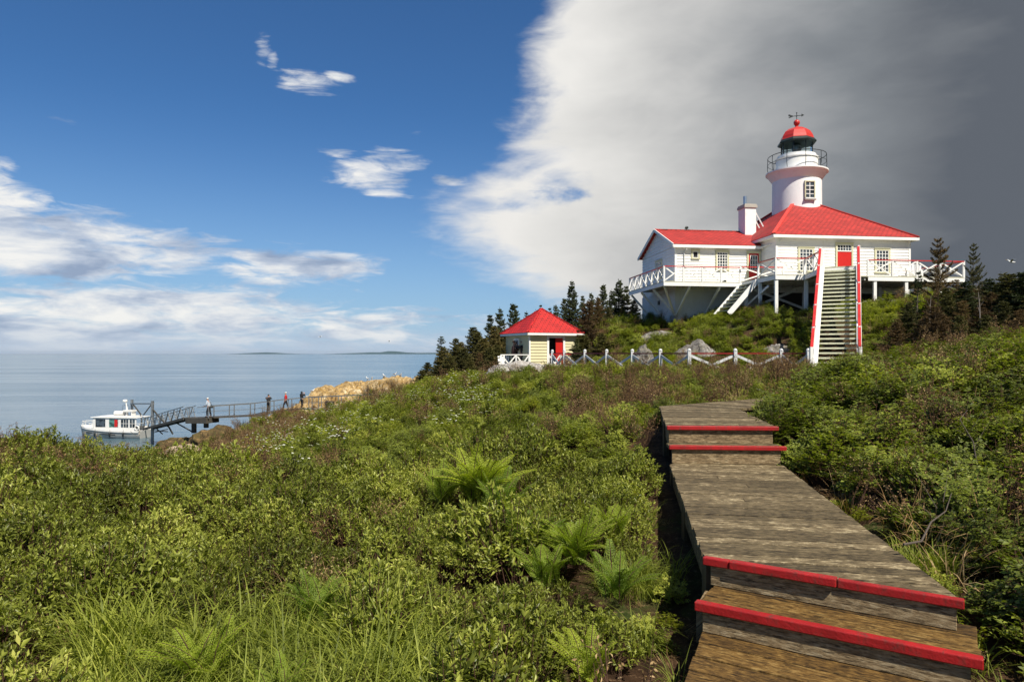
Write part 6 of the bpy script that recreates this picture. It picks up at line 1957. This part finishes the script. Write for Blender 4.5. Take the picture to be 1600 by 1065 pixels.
# ------------------------------------------------------------------ trees
def needle_mat(name, stops):
    return leaf_mat(name, stops, gloss=.65, trans=.12, inst=False, spec=.2)
M_spruce = needle_mat('dark_spruce_needles', [(0, (.025, .036, .016)), (.4, (.05, .066, .024)), (.7, (.085, .098, .034)), (1, (.15, .14, .05))])
M_spruceo = needle_mat('olive_spruce_needles', [(0, (.045, .046, .016)), (.4, (.090, .088, .026)), (.7, (.14, .125, .038)), (1, (.21, .16, .06))])
M_rust = needle_mat('rusty_spruce_needles', [(0, (.045, .030, .015)), (.4, (.095, .060, .027)), (.7, (.16, .10, .040)), (1, (.14, .12, .036))])
M_bark = paint('grey_bark', (.10, .078, .062), .9, .3, 8, .6, bscale=30)
M_barkp = paint('pale_dead_bark', (.22, .19, .16), .9, .3, 8, .6, bscale=30)
def conifer(seed, h=3.0, r=.85, whorls=18, gappy=.25, droop=.1, flag=0.0, start=.12, dens=1.0, nl=.085, top_sparse=.3, mat=None, mat2=None):
    """crown mesh (branches + needles) and trunk mesh"""
    rg = np.random.default_rng(seed); rr = random.Random(seed)
    C = Leaf(); T = Leaf()
    z = 0; bend = rr.uniform(-.04, .04) * h
    def axis(z): f = z / h; return np.array([bend * f * f, bend * .5 * f, z])
    zs = np.linspace(0, h * .985, 14)
    for a, b in zip(zs[:-1], zs[1:]):
        T.sticks([axis(a)], [axis(b)], .022 * h * (1 - a / h) + .006, .022 * h * (1 - b / h) + .004, slot=0)
    for w in range(whorls):
        f = start + (1 - start) * (w + rr.uniform(-.3, .3)) / whorls
        f = min(max(f, start), .985)
        zz = f * h
        nb = rr.randint(4, 7)
        a0 = rr.uniform(0, 6.28)
        for b in range(nb):
            if rr.random() < gappy * (1.3 if f > .5 else .8): continue
            an = a0 + 6.283 * b / nb + rr.uniform(-.35, .35)
            ln = r * ((1 - f) ** .8 * .95 + .07) * rr.uniform(.6, 1.2) * (1 + flag * math.cos(an))
            if ln < .04: ln = .04
            dirn = np.array([math.cos(an), math.sin(an), rr.uniform(-.05, .35) - droop + .5 * f])
            dirn /= np.linalg.norm(dirn)
            p0 = axis(zz); n = max(3, int(ln / .07))
            tt = np.linspace(0, 1, n + 1)[:, None]
            pts = p0 + dirn * tt * ln + np.array([0, 0, 1.]) * (tt ** 2) * ln * rr.uniform(-.10, .18)
            C.sticks(pts[:-1], pts[1:], .006 + .006 * (1 - f), .005, slot=1)
            side = np.cross(dirn, [0, 0, 1.]); side /= np.linalg.norm(side) + 1e-9
            # side twigs carrying needle tufts
            m = max(4, int(ln / .036 * dens))
            ts = rg.uniform(.12, 1, m); sg = rg.choice([-1, 1], m)
            tl = ln * .34 * (1.05 - ts) + .05
            o = p0 + dirn * (ts * ln)[:, None] + np.array([0, 0, 1.]) * ((ts ** 2) * ln * .04)[:, None]
            d2 = unit(side * sg[:, None] + dirn * rg.uniform(.4, 1.0, (m, 1)) + rg.normal(0, .12, (m, 3)) + [0, 0, -.05])
            e = o + d2 * tl[:, None]
            C.sticks(o, e, .003, .002, slot=1)
            rv = .25 + .5 * rr.random()
            q = 8
            for k in range(q):
                g = (k + rg.random((m, 1))) / q
                pp = o + (e - o) * g
                nd_ = unit(d2 * .8 + rg.normal(0, .55, (m, 3)) + [0, 0, .12])
                C.leaves(pp, nd_, unit(rg.normal(0, 1, (m, 3)) + [0, 0, .8]), nl * rg.uniform(.7, 1.2, m), nl * .34, fold=.2, rnd=np.clip(rv + rg.normal(0, .2, m), 0, 1))
            nt = max(4, n * 3)
            g = rg.random((nt * 3, 1)); pp = p0 + dirn * g * ln
            C.leaves(pp, unit(dirn + rg.normal(0, .6, (nt * 3, 3))), unit(rg.normal(0, 1, (nt * 3, 3)) + [0, 0, .8]), nl, nl * .26, rnd=rv)
    for k in range(16):   # leader
        pp = axis(h * rr.uniform(.86, 1.0)); C.leaves([pp], [[rr.uniform(-.6, .6), rr.uniform(-.6, .6), 1]], [[1, .2, .1]], nl * 1.1, nl * .3)
    return C.mesh('crown', [mat or M_spruce, M_bark]), T.mesh('trunk', [mat2 or M_bark])
TREES = {'dark': [conifer(s, 3.0, .82, 25, .10, .12, 0, .05, 1.1, nl=.075) for s in (1, 2, 3, 4)],
         'olive': [conifer(s, 3.0, 1.10, 25, .05, .16, 0, .03, 1.2, nl=.078, mat=M_spruceo) for s in (11, 12, 13)],
         'thin': [conifer(s, 3.0, .62, 19, .38, .05, 0, .15, .8, nl=.07) for s in (21, 22, 23)],
         'rust': [conifer(s, 3.0, 1.3, 20, .06, .08, .25, .06, 1.6, nl=.065, mat=M_rust) for s in (31, 32)],
         'flag': [conifer(s, 3.0, 1.25, 12, .10, -.02, .2, .2, 1.6, nl=.06, mat=M_rust if s == 41 else M_spruceo, mat2=M_bark) for s in (41, 42, 43)]}
def tree(kind, i, pxx, pytop, d, hh, label, group, wide=1.0, rot=None):
    x = (pxx - 800) / FPX * d; zt = EYE + (552 - pytop) / FPX * d
    zb = gz(x, d) - .1
    if hh is None: hh = zt - zb
    zb = zt - hh
    r_ = empty('spruce_tree', (x, d, zb), label, 'tree', group)
    cm, tm = TREES[kind][i % len(TREES[kind])]
    for nm, me in (('crown', cm), ('trunk', tm)):
        o = bpy.data.objects.new(nm, me); COL.objects.link(o); o.parent = r_
    s_ = hh / 3.0
    r_.scale = (s_ * wide, s_ * wide, s_); r_.rotation_euler = (0, 0, random.uniform(0, 6.28) if rot is None else rot)
    return r_
gS = 'spruces along the seaward edge'; gB = 'spruces on the slope behind the yellow house'; gR = 'wind-shaped spruces on the right slope'
L1 = 'olive-brown spruce in the dense row left of the yellow house'
tree('thin', 0, 690, 524, 41, None, 'thin spruce at the far left end of the row, standing out against the sea', gS, 1.35)
tree('olive', 0, 668, 566, 41, None, 'lowest brownish spruce at the shore end of the row', gS, 1.5)
tree('olive', 1, 712, 528, 41, None, 'short spruce second from the sea end of the row, with a slim pointed top', gS, 1.1)
tree('olive', 2, 741, 511, 42, None, 'dense olive spruce in the row, the tallest of its left half', gS, 1.15)
S2 = [(703, 556, 38, 'olive', 2, 1.6, 'low bushy spruce in front of the short pointed one in the seaward row'),
      (725, 543, 40, 'olive', 1, 1.4, 'olive spruce left of the tallest in the left half of the row'),
      (756, 528, 40, 'olive', 0, 1.35, 'olive spruce right of the tallest in the left half of the row'),
      (733, 560, 37, 'olive', 0, 1.6, 'lowest bushy spruce at the front middle of the row'),
      (765, 543, 37.5, 'olive', 2, 1.4, 'bushy spruce at the front of the row, left of the white chair'),
      (684, 570, 38.5, 'olive', 1, 1.8, 'wide low spruce at the front seaward end of the row'),
      (786, 520, 43, 'olive', 1, 1.3, 'olive spruce touching the left eave of the yellow house'),
      (750, 551, 38, 'rust', 0, .9, 'only rusty brown spruce in the seaward row'),
      (693, 543, 39.5, 'olive', 0, 1.4, 'olive spruce right behind the thin one at the sea end'),
      (718, 534, 41.5, 'olive', 2, 1.2, 'olive spruce close behind the short pointed one'),
      (746, 518, 41, 'olive', 1, 1.2, 'olive spruce close against the tallest in the left half of the row'),
      (772, 510, 42, 'olive', 0, 1.1, 'olive spruce just below the dark pair beside the yellow house'),
      (778, 538, 40, 'olive', 2, 1.3, 'bushy spruce right behind the white chair by the porch'),
      (660, 578, 40, 'olive', 2, 1.8, 'outermost low spruce, nearest the ochre shore rocks')]
for (a, b, d, k, i, w, lab) in S2:
    tree(k, i, a, b, d, None, lab, gS, w)
tree('dark', 1, 768, 492, 43, None, 'dark spruce just left of the tall pair beside the yellow house', gS, .95)
tree('dark', 0, 783, 481, 44, None, 'tallest dark spruce of the pair directly left of the yellow house roof', gS, .80)
tree('dark', 2, 801, 474, 47, None, 'dark pointed spruce rising behind the left slope of the red hut roof', gB, .75)
tree('thin', 2, 809, 476, 48, None, 'slim spruce touching its neighbour behind the left slope of the hut roof', gB, .8)
tree('thin', 1, 820, 487, 47, None, 'small spruce tip just above the left slope of the hut roof', gB, .9)
tree('thin', 0, 845, 474, 50, None, 'single spruce tip behind the peak of the hut roof', gB, .6)
tree('thin', 1, 836, 484, 50, None, 'tiny spruce tip left of the peak of the hut roof', gB, .6)
tree('thin', 2, 857, 480, 50, None, 'tiny spruce tip right of the peak of the hut roof', gB, .7)
tree('dark', 3, 868, 477, 47, None, 'dark spruce behind the right slope of the hut roof', gB, .8)
tree('dark', 2, 881, 466, 45, None, 'spruce just left of the tallest one behind the yellow house', gB, .75)
tree('dark', 0, 895, 438, 43, None, 'tallest spruce behind the yellow house, dark with a narrow forked outline', gB, .72)
tree('thin', 0, 888, 449, 43.4, None, 'narrow second top beside the tallest spruce', gB, .6)
tree('dark', 1, 912, 462, 44, None, 'dark spruce right of the tallest one, above the rusty spruce', gB, .8)
tree('dark', 3, 925, 458, 45, None, 'dark spruce in the gap between rusty spruce and hilltop spruces', gB, .8)
tree('thin', 1, 932, 463, 46, None, 'small thin spruce low in the gap below the hilltop', gB, .8)
tree('dark', 2, 942, 444, 46, None, 'spruce with a slim pointed top at the left of the hilltop cluster', gB, .75)
tree('dark', 0, 955, 453, 46.5, None, 'middle spruce of the hilltop cluster, shorter than both neighbours', gB, .8)
tree('dark', 3, 966, 437, 47, None, 'tallest spruce of the hilltop cluster left of the white deck', gB, .75)
tree('thin', 2, 973, 441, 46.6, None, 'thin spruce against the right side of the tallest hilltop spruce', gB, .8)
tree('dark', 1, 981, 447, 47, None, 'rightmost spruce of the hilltop cluster, next to the deck railing', gB, .8)
tree('olive', 1, 992, 468, 46, None, 'low olive spruce under the left end of the deck', gB, .9)
tree('olive', 2, 972, 478, 43, None, 'low olive spruce on the slope below the hilltop cluster', gB, 1.0)
tree('olive', 0, 950, 482, 42, None, 'low olive spruce on the slope above the rusty spruce', gB, 1.0)
tree('rust', 0, 918, 470, 39, None, 'large rusty brown spruce leaning against the right side of the yellow house', gB, .95, rot=2.6)
tree('rust', 1, 934, 465, 41, None, 'rusty brown spruce behind the large one beside the yellow house', gB, .8, rot=1.0)
tree('olive', 0, 911, 523, 36.2, None, 'low spreading dark spruce in front of the right corner of the yellow house', gB, 1.5)
tree('dark', 1, 902, 528, 35.6, None, 'dark drooping spruce touching the yellow wall right of the door', gB, 1.0)
tree('olive', 2, 940, 520, 36.5, None, 'bushy olive spruce on the slope right of the yellow house', gB, 1.6)
tree('flag', 0, 1466, 371, 27, None, 'wind-shaped spruce with a bare reddish top, tallest on the right slope', gR, .62, rot=.2)
tree('flag', 1, 1521, 380, 28, None, 'second spruce top from the left on the right slope, in front of the deck end', gR, .55, rot=.4)
tree('thin', 2, 1432, 424, 25.5, None, 'slender half-bare spruce in front of the deck railing on the right slope', gR, .95)
tree('flag', 2, 1566, 425, 25, None, 'low flat-topped spruce with raised branch tips near the right edge', gR, 1.1, rot=0)
R2 = [(1495, 436, 27, 'flag', 0, 1.1, 'low flat spruce between the two tallest tops on the right slope'),
      (1478, 450, 26, 'olive', 0, 1.3, 'bushy olive spruce under the tallest wind-shaped spruce'),
      (1535, 438, 26, 'flag', 1, 1.1, 'flat spruce just right of the second tallest top on the right slope'),
      (1465, 478, 22, 'rust', 1, 1.3, 'rusty spruce at the front of the thicket, beside the left pale dead stem'),
      (1540, 492, 20.5, 'olive', 0, 1.3, 'olive spruce at the front foot of the thicket, nearest the leafy shrubs'),
      (1590, 484, 20, 'rust', 0, 1.3, 'rusty brown spruce at the thicket front near the right edge'),
      (1500, 492, 21, 'olive', 1, 1.2, 'olive spruce at the thicket front between the two pale dead stems'),
      (1520, 450, 26, 'rust', 1, 1.2, 'rust-coloured spruce in the middle of the thicket skyline'),
      (1455, 466, 25, 'rust', 0, 1.1, 'rusty spruce behind the slender half-bare one'),
      (1548, 456, 24, 'rust', 1, 1.2, 'rust-coloured spruce left of the low flat-topped one'),
      (1590, 442, 25, 'flag', 1, 1.3, 'olive flat spruce behind the low flat-topped one, on the skyline'),
      (1612, 436, 25, 'flag', 2, 1.3, 'last skyline spruce, cut by the right edge of the view'),
      (1420, 474, 24.5, 'olive', 1, 1.2, 'olive spruce at the left end of the thicket, below the deck posts'),
      (1500, 470, 23.5, 'rust', 0, 1.2, 'broad rusty spruce in the heart of the thicket'),
      (1570, 470, 22.5, 'olive', 2, 1.4, 'broad olive spruce in the heart of the thicket, toward the right edge'),
      (1400, 498, 23.8, 'rust', 1, 1.1, 'small rusty spruce closest to the large grey boulder'),
      (1640, 440, 23, 'flag', 0, 1.3, 'flat spruce just beyond the right edge of the skyline'),
      (1610, 464, 22, 'olive', 0, 1.4, 'dark olive spruce filling the thicket at the right edge'),
      (1440, 496, 22.8, 'rust', 0, 1.2, 'rusty spruce low at the left front of the thicket'),
      (1530, 480, 22, 'rust', 1, 1.4, 'wide rusty spruce around the right pale dead stem'),
      (1670, 430, 24, 'olive', 1, 1.4, 'olive spruce farthest out beyond the right edge'),
      (1482, 462, 24, 'olive', 2, 1.3, 'olive spruce directly left of the broad rusty one in the thicket'),
      (1555, 446, 25.5, 'olive', 1, 1.2, 'olive skyline spruce right of the rust-coloured middle one'),
      (1578, 428, 24, 'olive', 0, 1.8, 'dark dense spruce behind the raised branch tips near the right edge'),
      (1604, 424, 23, 'dark', 2, 1.9, 'darkest dense spruce at the very right edge of the view'),
      (1548, 434, 25, 'dark', 0, 1.7, 'dark dense spruce between the second top and the low flat-topped one'),
      (1505, 440, 24.5, 'dark', 3, 1.8, 'dark bushy spruce in the gap between the two tallest tops')]
for (a, b, d, k, i, w, lab) in R2:
    tree(k, i, a, b, d, None, lab, gR, w)
tree('thin', 1, 1070, 353, 52, 1.6 + 3.0, 'tiny treetop showing above the red ridge of the low wing', 'tree behind the wing', .8)
# pale dead snags on the right slope
def snag(pts, r0, label):
    p = [px(*q) for q in pts]
    n = len(p)
    mb = MB(); mb.tube(p, [r0 * (1 - .75 * i / (n - 1)) for i in range(n)], 6)
    for k in range(5):
        a = p[0].lerp(p[-1], .3 + .13 * k); mb.tube([a, a + V(random.uniform(-.25, .25), random.uniform(-.2, .2), random.uniform(.05, .25))], [r0 * .3, r0 * .1], 5)
    o = mb.build('dead_branch', M_barkp if pts[0][2] > 10 else M_bark, None, smooth=True, loc=tuple(p[0])); tag(o, label, 'branch', 'dead branches')
snag([(1412, 850, 4.5), (1440, 845, 4.55), (1455, 815, 4.6), (1478, 798, 4.65), (1487, 770, 4.7)], .009, 'dark crooked branch in the undergrowth right of the middle planks')
snag([(1530, 745, 6.2), (1521, 690, 6.3), (1500, 655, 6.4), (1512, 640, 6.5)], .007, 'thin curved bare branch among the leafy shrubs on the right')
snag([(1452, 520, 22.5), (1453, 490, 22.5), (1455, 462, 22.6)], .02, 'pale upright dead stem left in the spruce thicket on the right slope')
snag([(1532, 510, 21.5), (1531, 480, 21.5), (1529, 456, 21.6)], .02, 'pale upright dead stem in the middle of the spruce thicket')
# ------------------------------------------------------------------ sea air
def build_haze():
    m = bpy.data.materials.new('sea_air'); m.use_nodes = True
    t = NT(m.node_tree)
    t.n.remove(m.node_tree.nodes['Principled BSDF'])
    v = t.add('ShaderNodeVolumePrincipled')
    v.inputs['Color'].default_value = (.80, .88, 1.0, 1)
    v.inputs['Density'].default_value = 0.000018
    v.inputs['Anisotropy'].default_value = .3
    t.l.new(v.outputs[0], m.node_tree.nodes['Material Output'].inputs['Volume'])
    mb = MB()
    S = 21000
    mb.box((0, 0, (60 - 15) / 2), 2 * S, 2 * S, 75)
    o = mb.build('haze', m, None); tag(o, kind='stuff')
build_haze()
